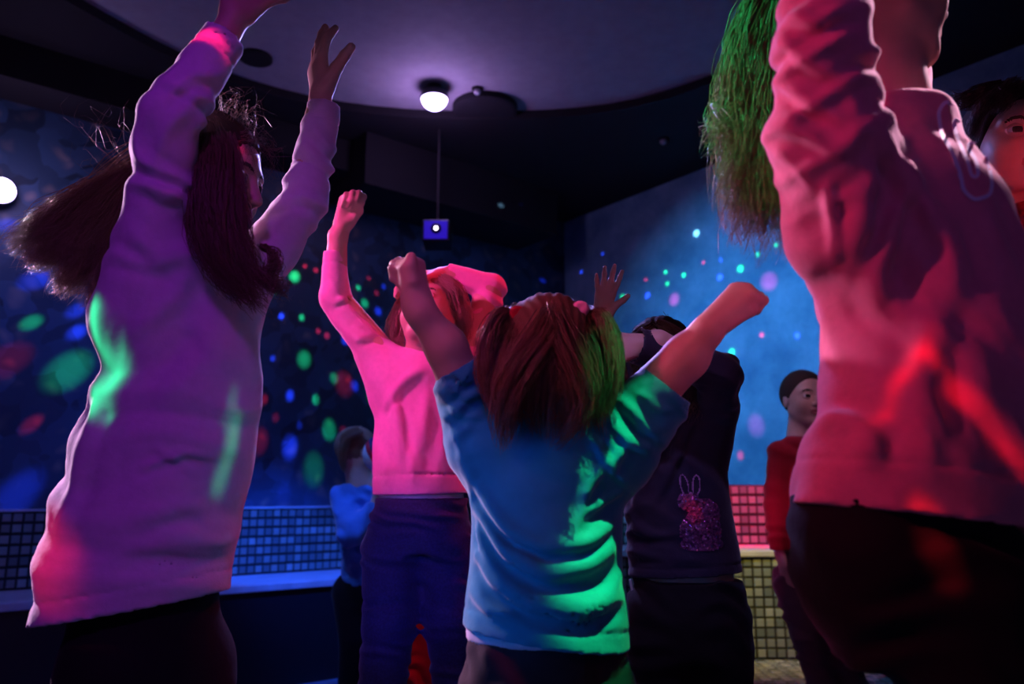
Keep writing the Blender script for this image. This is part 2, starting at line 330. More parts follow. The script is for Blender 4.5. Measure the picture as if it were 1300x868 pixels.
# ---- benches with mosaic tiles
PITCH = .041
tile_me = []
for m in M['tiles']:
    mb = MB(); t = PITCH * .41; d = .004
    v = [(-t, 0, -t), (t, 0, -t), (t, 0, t), (-t, 0, t), (-t * .88, -d, -t * .88), (t * .88, -d, -t * .88), (t * .88, -d, t * .88), (-t * .88, -d, t * .88)]
    me = bpy.data.meshes.new('tile'); me.from_pydata(v, [], [[4, 5, 6, 7], [0, 1, 5, 4], [1, 2, 6, 5], [2, 3, 7, 6], [3, 0, 4, 7], [0, 3, 2, 1]]); me.materials.append(m); tile_me.append(me)
rng = random.Random(5)
def tile_face(parent, p0, along, upv, out, length, height, prior, budget, stuffname='tile_field'):
    """grid of tiles on a face: p0 lower corner, along/upv unit, out = outward normal. prior(point)->bool for individually built ones"""
    nx = int(length / PITCH); nz = int(height / PITCH); org = world_origin(parent)
    px_ = length / nx; pz = height / nz; sv = []; sf = []; smi = []; made = 0
    base = tile_me[0]
    R = Matrix((Vector(along), Vector(-np.asarray(out)), Vector(upv))).transposed()
    for i in range(nx):
        for k in range(nz):
            c = p0 + along * px_ * (i + .5) + upv * pz * (k + .5) + out * .0005
            mi = rng.choices([0, 1, 2, 3], [3, 4, 3, 1])[0]
            if made < budget and prior(c):
                o = bpy.data.objects.new('tile', tile_me[mi]); o.rotation_euler = R.to_euler(); o.location = c - org; link(o, parent); made += 1
            else:
                n = len(sv)
                for vv in tile_me[mi].vertices: sv.append(c + along * vv.co.x - out * vv.co.y + upv * vv.co.z)
                for pg in tile_me[mi].polygons: sf.append([n + q for q in pg.vertices]); smi.append(mi)
    if sf: mesh_obj(stuffname, sv, sf, M['tiles'], parent, mi=np.array(smi), kind='stuff')
    return made
def pix(p):
    d = np.asarray(p) - V(0, 0, CAM_Z); c, s = math.cos(TILT), math.sin(TILT)
    zc = d[1] * c + d[2] * s; yc = -d[1] * s + d[2] * c
    return 650 + FPX * d[0] / zc, 434 - FPX * yc / zc
def prior_left(c):
    x, y = pix(c); return 283 < x < 440 or -5 < x < 55
def prior_right(c):
    x, y = pix(c); return 780 < x < 815 or 915 < x < 1045
# left bench: runs along the mural wall
bl0, bl1 = NRmin + .02, 2.75
bl = empty('mosaic_bench', tuple(pt(3.8, 0)), 'long built-in bench along the mural wall with blue-lit mosaic backrest', 'bench')
slabbox('core', 3.57, 3.999, bl0, bl1, 0.001, .42, M['dgranite'], bl, kind=None)
slabbox('seat', 3.555, 4.0, bl0, bl1, .42, .452, M['slab'], bl, kind=None, bevel=.004)
slabbox('backrest', 4.0, 4.045, bl0, bl1, .44, .775, M['grout'], bl, kind=None)
slabbox('cap', 3.992, 4.045, bl0, bl1, .775, .785, M['slab'], bl, kind=None)
tile_face(bl, pt(4.0, bl0, .455), NR, up, -NL, bl1 - bl0, .318, prior_left, 298)
# right bench: faces the room between the corner and the far side, standing on a tiled step
def rb(name, x0, x1, y0, y1, z0, z1, m, parent, bevel=0):
    mb = MB(); mb.box(((x0 + x1) / 2, (y0 + y1) / 2, (z0 + z1) / 2), (abs(x1 - x0) / 2, 0, 0), (0, (y1 - y0) / 2, 0), (0, 0, (z1 - z0) / 2)); return mb.obj(name, m, parent, bevel=bevel)
br = empty('mosaic_bench', (1.0, 3.8, 0), 'bench across the corner with red-lit backrest and yellow-green mosaic front', 'bench')
X0, X1 = .42, 1.52
rb('core', X0, X1, 3.58, 3.98, .153, .578, M['grout'], br)
rb('seat', X0, X1 - .1, 3.565, 3.98, .578, .604, M['slab'], br, .004)
rb('backrest', X0, 1.42, 3.985, 4.02, .604, .893, M['grout'], br)
rb('plinth', X0, 1.54, 3.10, 3.98, .001, .148, M['grout'], br)
tile_face(br, V(X0, 3.58, .155), V(1, 0, 0), up, V(0, -1, 0), X1 - X0, .42, prior_right, 190, 'front_tile_field')
tile_face(br, V(X0, 3.985, .606), V(1, 0, 0), up, V(0, -1, 0), 1.0, .285, prior_right, 100, 'back_tile_field')
tile_face(br, V(X0, 3.105, .1485), V(1, 0, 0), V(0, 1, 0), up, 1.11, .47, lambda c: False, 0, 'step_tile_field')
# ledge at the far right
q = P(1275, 672, 2.2)
lg = MB(); lg.box((q[0] + .25, q[1] + .12, q[2] - .02), (.38, 0, 0), (0, .16, 0), (0, 0, .015)); lgo = empty('side_ledge', (q[0] + .25, q[1] + .12, 0), 'pink-lit ledge at the right edge beside the coral sweatshirt', 'ledge')
lg.obj('top', M['slab'], lgo, bevel=.003)
lb = MB(); lb.box((q[0] + .25, q[1] + .14, (q[2] - .036) / 2), (.35, 0, 0), (0, .13, 0), (0, 0, (q[2] - .036) / 2)); lb.obj('support', M['dgranite'], lgo)
#@@FIXTURES
# ------------------------------------------------------------------ fixtures
M['lampmetal'] = mat('dark_lamp_metal', (.05, .05, .06), .35, metal=.8)
M['domeglow'] = mat('glowing_dome', (.8, .8, 1), .3, emit=(.62, .50, 1.0), estr=9)
def dome_lamp(loc, axis, label, r=.066):
    root = empty('dome_lamp', tuple(loc), label, 'lamp'); ax = unit(axis)
    mb = MB(); mb.lathe(loc, [(r * .55, -.002), (r * .6, .02), (r * .95, .035), (r * 1.02, .05), (r * 1.02, .06)], 32, ax); mb.obj('base', M['lampmetal'], root, True)
    mb = MB(); pr = [(r * .98 * math.cos(a), .06 + r * .95 * math.sin(a)) for a in np.linspace(0, math.pi / 2 - .02, 10)]
    mb.lathe(loc, pr, 32, ax); mb.obj('dome', M['domeglow'], root, True)
    mb = MB(); mb.lathe(loc, [(r * 1.03, .055), (r * 1.06, .062), (r * 1.0, .07)], 32, ax); mb.obj('ring', M['lampmetal'], root, True)
    return root
dome_lamp(V(DOME[0], DOME[1], CEIL + .045), (0, 0, -1), 'glowing white-violet dome lamp under the ceiling', .068)
dome_lamp(WLAMP + NL * .12, -NL, 'violet glowing dome lamp on the mural wall at the left edge', .06)
# flat dark disc on the ceiling beside the dome lamp
q = ceil_y(600, 136, CEIL); mb = MB(); mb.lathe((q[0] + .06, q[1] + .08, CEIL + .044), [(.17, 0), (.17, .03), (.15, .035)], 40, (0, 0, -1))
tag(mb.obj('dark_disc', M['soffit'], smooth=False, origin=(q[0] + .06, q[1] + .08, CEIL)), 'flat dark round disc on the ceiling just right of the glowing dome lamp', 'speaker')
q = ceil_y(325, 72, CEIL + .045); mb = MB(); mb.lathe((q[0], q[1], CEIL + .044), [(.075, 0), (.075, .012), (.06, .016), (.0, .016)], 32, (0, 0, -1))  # small black round disc set on the ceiling
tag(mb.obj('small_dark_disc', M['soffit'], origin=(q[0], q[1], CEIL)), 'small black round disc on the ceiling behind the raised left hand', 'vent')
def detector(px, py, label, z, s=.028):
    q = ceil_y(px, py, z); r = empty('smoke_detector', (q[0], q[1], z), label, 'detector')
    mb = MB(); mb.lathe((q[0], q[1], z - .0005), [(s, 0), (s, .008), (s * .8, .012)], 24, (0, 0, -1)); mb.obj('base', M['soffit'], r)
    mb = MB(); mb.lathe((q[0], q[1], z - .012), [(s * .62, 0), (s * .62, .012), (s * .4, .02), (.001, .022)], 24, (0, 0, -1)); mb.obj('sensor', M['slab'], r, True)
detector(606, 112, 'small round detector on the pale ceiling above the dome lamp', CEIL + .045)
detector(842, 176, 'small round detector on the dark ceiling ring', CEIL, .03)
# projector box with blue face
M['bluepanel'] = mat('blue_lit_panel', (.02, .02, .2), .3, emit=(.04, .01, .8), estr=.45)
M['whiteled'] = mat('white_led', (.8, .8, 1), .3, emit=(.8, .7, 1), estr=12)
q = P(553, 291, 3.9); pr = empty('laser_projector', tuple(q + V(0, .1, .09)), 'small box projector with blue-lit face hanging below the black ceiling', 'projector')
mb = MB(); mb.box(q + V(0, .10, 0), (.072, 0, 0), (0, .09, 0), (0, 0, .058)); mb.obj('housing', M['lampmetal'], pr, bevel=.006)
mb = MB(); mb.box(q + V(0, .006, 0), (.060, 0, 0), (0, .003, 0), (0, 0, .048)); mb.obj('face_panel', M['bluepanel'], pr)
mb = MB(); mb.lathe(q + V(.002, .004, .006), [(.028, 0), (.028, .004), (.02, .006)], 24, (0, -1, 0)); mb.obj('lens_ring', M['lampmetal'], pr, True)
mb = MB(); mb.lathe(q + V(.002, -.002, .006), [(.009, 0), (.009, .003), (.005, .005)], 16, (0, -1, 0)); mb.obj('lens', M['whiteled'], pr, True)
mb = MB(); mb.box(q + V(0, .1, .058 + (CEIL - q[2] - .058) / 2), (.006, 0, 0), (0, .006, 0), (0, 0, (CEIL - q[2] - .058) / 2 - .0005)); mb.obj('bracket', M['soffit'], pr)
#@@SDF
# ------------------------------------------------------------------ implicit surface modelling
def smin(a, b, k):
    h = np.clip(.5 + .5 * (b - a) / k, 0, 1); return b + (a - b) * h - k * h * (1 - h)
def smax(a, b, k): return -smin(-a, -b, k)
def rc(a, b, ra, rb_, flat=None):
    a = np.asarray(a, f32); b = np.asarray(b, f32); ab = b - a; L2 = float(ab @ ab) + 1e-12
    if flat is not None: fu = unit(flat[0]).astype(f32); ff = flat[1]
    def fn(p):
        q = p - a
        t = np.clip(q @ ab / L2, 0, 1)
        r = q - t[:, None] * ab
        if flat is not None: r = r + (ff - 1) * (r @ fu)[:, None] * fu
        d = np.sqrt((r * r).sum(1)) - (ra + (rb_ - ra) * t)
        return d / (ff if flat is not None and ff > 1 else 1)
    return fn
def ell(c, rad, R=None):
    c = np.asarray(c, f32); rad = np.asarray(rad, f32); Rm = None if R is None else np.asarray(R, f32)
    def fn(p):
        q = p - c
        if Rm is not None: q = q @ Rm.T        # rows of R = local axes
        k0 = np.sqrt(((q / rad) ** 2).sum(1)) + 1e-9; k1 = np.sqrt(((q / rad ** 2) ** 2).sum(1)) + 1e-9
        return k0 * (k0 - 1) / k1
    return fn
def loft(st, slack=.75):
    """st: list of (z, cx, cy, rx, ry[, angle]) - stacked ellipses, smooth interpolated"""
    st = sorted(st); a = np.array([list(s) + [0] * (6 - len(s)) for s in st], float)
    zz = np.linspace(a[0, 0], a[-1, 0], 200); tabs = []
    for j in range(1, 6):
        y = np.interp(zz, a[:, 0], a[:, j])
        for _ in range(60): y[1:-1] = (y[:-2] + 2 * y[1:-1] + y[2:]) / 4
        tabs.append(y)
    def fn(p):
        z = p[:, 2]; zc = np.clip(z, zz[0], zz[-1])
        cx_, cy_, rx, ry, an = [np.interp(zc, zz, t).astype(f32) for t in tabs]
        dx = p[:, 0] - cx_; dy = p[:, 1] - cy_; ca = np.cos(an); sa = np.sin(an)
        u = dx * ca + dy * sa; v_ = -dx * sa + dy * ca
        k0 = np.sqrt((u / rx) ** 2 + (v_ / ry) ** 2) + 1e-9; k1 = np.sqrt((u / rx ** 2) ** 2 + (v_ / ry ** 2) ** 2) + 1e-9
        d = k0 * (k0 - 1) / k1
        dz = np.abs(z - zc)
        return np.where(dz > 0, np.sqrt(np.maximum(d, 0) ** 2 + dz ** 2), d) * slack
    return fn
def plane(p0, n):
    p0 = np.asarray(p0, f32); n = unit(n).astype(f32)
    return lambda p: (p - p0) @ n
class SDF:
    def __init__(s): s.pr = []; s.post = []; s.cut = []; s.lo = []; s.hi = []
    def u(s, fn, k=.02, bb=None):
        s.pr.append(('u', fn, k)); return s
    def sub(s, fn, k=.01): s.pr.append(('s', fn, k)); return s
    def bound(s, *pts, m=.1):
        for p in pts: s.lo.append(np.asarray(p) - m); s.hi.append(np.asarray(p) + m)
    def cap(s, a, b, ra, rb_, k=.02, flat=None):
        s.bound(a, m=ra + .03); s.bound(b, m=rb_ + .03); return s.u(rc(a, b, ra, rb_, flat), k)
    def chain(s, pts, rad, k=.02, flat=None):
        for i in range(len(pts) - 1): s.cap(pts[i], pts[i + 1], rad[i], rad[i + 1], k if i == 0 else .012, flat)
        return s
    def ell(s, c, rad, R=None, k=.02): s.bound(c, m=max(rad) + .02); return s.u(ell(c, rad, R), k)
    def lft(s, st, k=.02, slack=.75):
        for q_ in st: s.bound(V(q_[1], q_[2], q_[0]), m=max(q_[3], q_[4]) + .03)
        return s.u(loft(st, slack), k)
    def full(s, p):
        D = np.full(len(p), 1.0, f32)
        for op, fn, k in s.pr:
            d = fn(p).astype(f32); D = smin(D, d, k) if op == 'u' else smax(D, -d, k)
        for fn in s.post: D = D + fn(p).astype(f32)
        for fn in s.cut: D = np.maximum(D, fn(p).astype(f32))
        return D
    def mesh(s, h):
        B = 8; lo = np.min(s.lo, 0); hi = np.max(s.hi, 0); nb = np.ceil((hi - lo) / (B * h)).astype(int) + 1
        ii = np.stack(np.meshgrid(*[np.arange(n) for n in nb], indexing='ij'), -1).reshape(-1, 3)
        cen = (lo + (ii + .5) * B * h).astype(f32); hd = B * h * .8661
        pd = []; mn = np.full(len(cen), 9.0, f32)
        for op, fn, k in s.pr:
            d = fn(cen).astype(f32); pd.append(d)
            if op == 'u': mn = np.minimum(mn, d)
        act = (mn < hd * 1.25 + .02) & (mn > -hd * 1.6 - .05)
        if s.sub is None: pass
        D0 = np.full(len(cen), 1.0, f32)
        for (op, fn, k), d in zip(s.pr, pd): D0 = smin(D0, d, k) if op == 'u' else smax(D0, -d, k)
        for fn in s.cut: D0 = np.maximum(D0, fn(cen).astype(f32))
        act = np.abs(D0) < hd * 1.3 + .014
        ids = np.nonzero(act)[0]; ii = ii[ids]; mn = mn[ids]; pd = [d[ids] for d in pd]
        g = np.arange(B + 1); loc = np.stack(np.meshgrid(g, g, g, indexing='ij'), -1).reshape(-1, 3)
        base = (lo + ii * B * h).astype(f32); off = (loc * h).astype(f32); NB = len(ii); n9 = len(loc)
        D = np.full((NB, n9), 1.0, f32)
        for (op, fn, k), d in zip(s.pr, pd):
            sel = np.nonzero(d < (mn + 2.2 * hd + k) if op == 'u' else d < hd * 1.3 + k + .01)[0]
            for c0 in range(0, len(sel), 1500):
                sc = sel[c0:c0 + 1500]; pts = (base[sc][:, None] + off[None]).reshape(-1, 3); dd = fn(pts).astype(f32).reshape(len(sc), n9)
                D[sc] = smin(D[sc], dd, k) if op == 'u' else smax(D[sc], -dd, k)
        for c0 in range(0, NB, 1500):
            if not (s.post or s.cut): break
            pts = (base[c0:c0 + 1500][:, None] + off[None]).reshape(-1, 3)
            for fn in s.post: D[c0:c0 + 1500] += fn(pts).astype(f32).reshape(-1, n9)
            for fn in s.cut: D[c0:c0 + 1500] = np.maximum(D[c0:c0 + 1500], fn(pts).astype(f32).reshape(-1, n9))
        G = D.reshape(NB, B + 1, B + 1, B + 1); S = G < 0
        cnt = np.zeros((NB, B, B, B), np.int8)
        for a in (0, 1):
            for b_ in (0, 1):
                for c_ in (0, 1): cnt += S[:, a:a + B, b_:b_ + B, c_:c_ + B]
        cell = np.nonzero((cnt > 0) & (cnt < 8)); bi, ci, cj, ck = cell
        cv = np.empty((len(bi), 2, 2, 2), f32)
        for a in (0, 1):
            for b_ in (0, 1):
                for c_ in (0, 1): cv[:, a, b_, c_] = G[bi, ci + a, cj + b_, ck + c_]
        acc = np.zeros((len(bi), 3)); num = np.zeros(len(bi))
        for ax in range(3):
            for o1 in (0, 1):
                for o2 in (0, 1):
                    i0 = [0, 0, 0]; oth = [x for x in range(3) if x != ax]; i0[oth[0]] = o1; i0[oth[1]] = o2; i1 = list(i0); i1[ax] = 1
                    a = cv[:, i0[0], i0[1], i0[2]]; b_ = cv[:, i1[0], i1[1], i1[2]]; m_ = (a < 0) != (b_ < 0)
                    t = np.where(m_, a / np.where(m_, a - b_, 1), 0); pos = np.tile(np.array(i0, float), (len(a), 1)); pos[:, ax] = t
                    acc += pos * m_[:, None]; num += m_
        vert = acc / num[:, None]
        gi = ii[bi] * B + np.stack([ci, cj, ck], 1); verts = lo + (gi + vert) * h
        dim = nb * B + 2; key = (gi[:, 0] * dim[1] + gi[:, 1]) * dim[2] + gi[:, 2]
        order = np.argsort(key); sk = key[order]
        faces = []
        strides = [int(dim[1] * dim[2]), int(dim[2]), 1]
        for ax in range(3):
            j1, j2 = [(1, 2), (2, 0), (0, 1)][ax]; i1 = [0, 0, 0]; i1[ax] = 1
            a = cv[:, 0, 0, 0] < 0; b_ = cv[:, i1[0], i1[1], i1[2]] < 0
            m_ = np.nonzero(a != b_)[0]; kk = key[m_]
            ks = [kk, kk - strides[j1], kk - strides[j1] - strides[j2], kk - strides[j2]]
            idx = []; ok = np.ones(len(m_), bool)
            for k_ in ks:
                q_ = np.searchsorted(sk, k_); q_ = np.clip(q_, 0, len(sk) - 1); ok &= sk[q_] == k_; idx.append(order[q_])
            F = np.stack(idx, 1); flip = ~a[m_]
            F[flip] = F[flip][:, ::-1]; faces.append(F[ok])
        return verts, np.concatenate(faces)
    def obj(s, name, m, parent, h=.004, matfn=None, keep=None):
        v_, F = s.mesh(h)
        if keep is not None:               # merge the fine mesh into larger facets where clothes cover it
            kp = np.zeros(len(v_), bool)
            for c_, r_ in keep: kp |= ((v_ - np.asarray(c_)) ** 2).sum(1) < r_ * r_
            q_ = np.floor(v_ / (h * 3.2)).astype(np.int64) + 5000; key = (q_[:, 0] * 20000 + q_[:, 1]) * 20000 + q_[:, 2]
            key[kp] = -1 - np.arange(len(v_))[kp]
            uq, inv = np.unique(key, return_inverse=True); cn = np.bincount(inv)
            v_ = np.stack([np.bincount(inv, v_[:, j]) / cn for j in range(3)], 1); F = inv[F]
            F = np.concatenate([F[:, [0, 1, 2]], F[:, [0, 2, 3]]]); F = F[(F[:, 0] != F[:, 1]) & (F[:, 1] != F[:, 2]) & (F[:, 0] != F[:, 2])]
        if not len(F): print('EMPTY', name); return None
        mi = None
        if matfn is not None: mi = matfn(v_[F].mean(1))
        return mesh_obj(name, v_, F, m, parent, True, mi=mi)
# ---- folds
def wrinkle(seed, amp, lam, center=None, radius=None, direction=None, warp=.5):
    r = np.random.RandomState(seed); d = unit(direction) if direction is not None else unit(r.randn(3))
    W = r.randn(4, 3) / lam * .8; ph = r.rand(4) * 6.28; ph2 = r.rand(2) * 6.28; W2 = r.randn(2, 3) / lam * 2.2
    def fn(p):
        w_ = np.sin(p @ W.T * 1.6 + ph).sum(1) * warp
        s_ = np.sin((p @ d) * (2 * math.pi / lam) + w_ * 2.2 + ph2[0])
        a = .5 + .5 * np.sin(p @ W2[0] + ph2[1])
        v_ = -amp * (np.abs(s_) ** 1.5 * np.sign(s_)) * a
        if center is not None: v_ = v_ * np.exp(-((p - np.asarray(center)) ** 2).sum(1) / radius ** 2)
        return v_
    return fn
def ridge(pts, amp, width):
    pts = np.asarray(pts, float)
    n = max(6, len(pts) * 3); d_ = np.r_[0, np.cumsum(np.linalg.norm(np.diff(pts, axis=0), axis=1))]; t = np.linspace(0, d_[-1], n)
    q_ = np.stack([np.interp(t, d_, pts[:, j]) for j in range(3)], 1)
    for _ in range(2): q_[1:-1] = (q_[:-2] + 2 * q_[1:-1] + q_[2:]) / 4
    am = np.sin(np.linspace(.12, 1, n) * math.pi * .96) ** .7 * amp
    q_ = q_.astype(f32); lo = q_.min(0) - 2.2 * width; hi = q_.max(0) + 2.2 * width
    def fn(p):
        out = np.zeros(len(p), f32); m_ = np.all((p > lo) & (p < hi), 1)
        if not m_.any(): return out
        x = p[m_]; best = np.zeros(len(x), f32)
        for i in range(n - 1):
            a, b = q_[i], q_[i + 1]; ab = b - a; tt = np.clip((x - a) @ ab / (float(ab @ ab) + 1e-12), 0, 1); d2 = ((x - a - tt[:, None] * ab) ** 2).sum(1)
            best = np.maximum(best, (abs(am[i]) + (abs(am[i + 1]) - abs(am[i])) * tt) * np.exp(-d2 / width ** 2))
        out[m_] = -best * np.sign(amp); return out
    return fn
def on_surface(S_, px, py, Y0, Y1=None):
    o_ = V(0, 0, CAM_Z); d_ = P(px, py, 1.0) - o_
    ts = np.linspace(Y0, Y1 or Y0 + .22, 60); ps = (o_ + d_[None] * ts[:, None]).astype(f32); D = S_.full(ps)
    k_ = np.nonzero(D < 0)[0]
    if not len(k_): return None
    k_ = k_[0]
    if k_ == 0: return ps[0]
    a_ = D[k_ - 1] / (D[k_ - 1] - D[k_]); return ps[k_ - 1] * (1 - a_) + ps[k_] * a_
def folds(build, Y0, lst):
    """folds pressed into a garment: each is (points seen from the front, height, width[, valley side]) laid on the surface"""
    S_ = SDF(); build(S_); out = []
    for it in lst:
        path, amp, wd = it[:3]; pts = []
        n = max(4, len(path) * 3); pa = np.array(path, float); d_ = np.r_[0, np.cumsum(np.hypot(*np.diff(pa, axis=0).T))]; t = np.linspace(0, d_[-1], n)
        for x, y in zip(np.interp(t, d_, pa[:, 0]), np.interp(t, d_, pa[:, 1])):
            p = on_surface(S_, x, y, Y0)
            if p is not None: pts.append(p)
        if len(pts) < 2: print('fold missed', path[0]); continue
        out.append(ridge(pts, amp, wd))
        off = V(0, 0, -1.7 * wd) if len(it) < 4 else V(it[3][0], 0, it[3][1]) * 1.7 * wd
        out.append(ridge(np.array(pts) + off, -amp * .7, wd * .9))
    return out
# ---- head, hand
def frame(fwd, upv=(0, 0, 1)):
    f_ = unit(fwd); s_ = unit(np.cross(upv, f_)); u_ = np.cross(f_, s_); return np.stack([f_, s_, u_])    # rows: forward, side (its left), up
class Head:
    def __init__(h, c, fwd, S, upv=(0, 0, 1), mouth=.0):
        h.c = np.asarray(c, float); h.R = frame(fwd, upv); h.S = S; h.mouth = mouth
    def w(h, f_, s_, u_): return h.c + (h.R.T @ V(f_, s_, u_)) * h.S
    def add(h, s):
        S = h.S; R = h.R; e = lambda c, r, k=.03: s.ell(h.w(*c), V(*r) * S, R, k * S / .2)
        e((-.07, 0, .12), (.42, .345, .385)); e((.10, 0, -.05), (.275, .285, .37), .02); e((.10, 0, -.24), (.24, .225, .20), .03)
        e((.285, 0, -.405), (.075, .085, .075), .02)
        for sd in (-1, 1):
            e((.225, .15 * sd, -.13), (.12, .11, .12), .02)
            s.cap(h.w(.02, .24 * sd, -.22), h.w(.22, .09 * sd, -.40), .07 * S, .06 * S, .02)
            e((.30, .10 * sd, .10), (.06, .13, .045), .012)
        s.cap(h.w(.365, 0, .03), h.w(.435, 0, -.11), .032 * S, .042 * S, .008); e((.43, 0, -.125), (.05, .045, .04), .006)
        for sd in (-1, 1):
            e((.385, .048 * sd, -.138), (.045, .028, .028), .006)
            s.sub(rc(h.w(.36, .12 * sd, .015), h.w(.39, .15 * sd, .015), .045 * S, .045 * S), .012)
            # lids
            e((.298, .130 * sd, .012), (.070, .078, .060), .004)
        mo = h.mouth
        e((.355, 0, -.225), (.05, .10, .03), .006); e((.345, 0, -.285 - mo * .06), (.05, .085, .032), .006)
        if mo > 0:
            s.sub(ell(h.w(.40, 0, -.255 - mo * .03), V(.09, .095, .018 + .045 * mo) * S, R), .004)
        else: s.sub(ell(h.w(.41, 0, -.253), V(.03, .085, .007) * S, R), .004)
        for sd in (-1, 1):
            er = h.w(-.04, .335 * sd, -.03); s.ell(er, V(.075, .028, .115) * S, R, .006); s.sub(ell(h.w(-.02, .375 * sd, -.02), V(.042, .028, .07) * S, R), .006)
    def matfn(h):
        def fn(p):
            q_ = (p - h.c) @ h.R.T / h.S; mi = np.zeros(len(p), np.int32)
            mo = h.mouth
            lips = ((q_[:, 1] / .105) ** 2 + ((q_[:, 2] + .256 + mo * .03) / (.052 + .055 * mo)) ** 2 < 1) & (q_[:, 0] > .25); mi[lips] = 1
            if mo > 0:
                ins = ((q_[:, 1] / .088) ** 2 + ((q_[:, 2] + .255 + mo * .03) / (.016 + .045 * mo)) ** 2 < 1) & (q_[:, 0] > .2) & (q_[:, 0] < .375); mi[ins] = 2
            for sd in (-1, 1):
                br_ = (((q_[:, 1] - .13 * sd) / .085) ** 2 + ((q_[:, 2] - .115 + (np.abs(q_[:, 1]) - .13) ** 2 * 4) / .017) ** 2 < 1) & (q_[:, 0] > .15); mi[br_] = 3
            return mi
        return fn
    def eyes(h, body, look=(0, 0)):
        for sd in (-1, 1):
            c = h.w(.305, .130 * sd, .012); r = .074 * h.S; mb = MB(); ax = unit(h.R.T @ V(1, look[0], look[1]))
            n = 20; pr_ = [(r * math.sin(a), r * math.cos(a)) for a in np.linspace(math.pi, 0.02, 16)]
            mb.lathe(c, pr_, n, ax)
            o = mb.obj('eye', [M['eyewhite'], M['iris']], body, True)
            me = o.data; 
            for pg in me.polygons:
                cc = np.array(pg.center) + world_origin(body) - c
                if unit(cc).dot(ax) > .80: pg.material_index = 1
            # lid rims
            lid = SDF(); lid.bound(c, m=r * 1.3); lid.u(ell(c, V(r, r, r) * 1.06), .001)
            lid.sub(ell(c + h.R[0] * r, V(r * 1.2, r * .95, r * .34), h.R), .002)
            lo_ = lid.obj('eyelid', M['skin'], body, r / 9)
def rot(v_, ax, a):
    ax = unit(ax); v_ = np.asarray(v_, float); return v_ * math.cos(a) + np.cross(ax, v_) * math.sin(a) + ax * ax.dot(v_) * (1 - math.cos(a))
def hand(s, w_, d, n, L=.15, curl=(0, 0, 0, 0), thumb_side=1, spread=.12, thumb=(.6, .4), r=1.0, fist=False):
    """w_ wrist, d direction to fingers, n palm facing. thumb_side: +1 => thumb toward cross(d,n)"""
    d = unit(d); n = unit(n - d * np.dot(n, d)); sd = np.cross(d, n) * thumb_side; k = L / .15; q_ = .0085 * k * r
    kn = []
    for i, (o_, l_) in enumerate(((.021, .074), (.007, .078), (-.007, .074), (-.020, .067))):
        b_ = w_ + sd * o_ * .6 * k + d * .006; e_ = w_ + sd * o_ * k + d * l_ * k; kn.append(e_)
        s.cap(b_, e_, q_ * 1.3, q_ * 1.12, .010 if i else .012, flat=None)
    s.cap(w_ + d * .02 * k, w_ + d * .06 * k, q_ * 1.7, q_ * 1.7, .01, flat=(n, 1.5))
    LEN = ((.034, .022, .018), (.038, .025, .019), (.035, .024, .018), (.028, .018, .016)); fr = (1, 1.02, .97, .85)
    for i in range(4):
        c_ = curl[i] if not np.isscalar(curl) else curl
        dirn = unit(d + sd * spread * (1.5 - i) * .8); ax = np.cross(dirn, n); p = kn[i]; a = 0
        for j in range(3):
            a = c_ * (1.35, 1.65, 1.0)[j]; dirn = rot(dirn, ax, a); q2 = p + dirn * LEN[i][j] * k
            s.cap(p, q2, q_ * fr[i] * (1.02, .94, .86)[j], q_ * fr[i] * (.94, .86, .74)[j], .0035); p = q2
    if np.mean(curl) > .8: s.cap(kn[1] - d * .012 * k + n * .012 * k, kn[2] - d * .012 * k + n * .012 * k, q_ * 2.1, q_ * 2.0, .006)
    if fist:
        a_ = w_ + sd * .016 * k + d * .018 * k + n * .010 * k; b_ = w_ + sd * .026 * k + d * .050 * k + n * .018 * k; c_ = w_ + sd * .016 * k + d * .066 * k + n * .034 * k; e_ = w_ - sd * .004 * k + d * .062 * k + n * .040 * k
        s.cap(a_, b_, q_ * 1.5, q_ * 1.2, .01); s.cap(b_, c_, q_ * 1.15, q_ * 1.02, .004); s.cap(c_, e_, q_ * 1.02, q_ * .85, .004); return
    tb = w_ + sd * .018 * k + d * .014 * k + n * .006 * k; td = unit(d * math.cos(thumb[0]) + sd * math.sin(thumb[0]) + n * .25)
    t1 = tb + td * .034 * k; s.cap(tb, t1, q_ * 1.55, q_ * 1.18, .010)
    td = unit(rot(td, n, -thumb[1] * thumb_side) + n * thumb[1] * .4); t2 = t1 + td * .026 * k; s.cap(t1, t2, q_ * 1.14, q_ * 1.02, .004)
    td = unit(td + n * thumb[1] * .3 + (-sd) * thumb[1] * .5); s.cap(t2, t2 + td * .020 * k, q_ * 1.02, q_ * .86, .004)
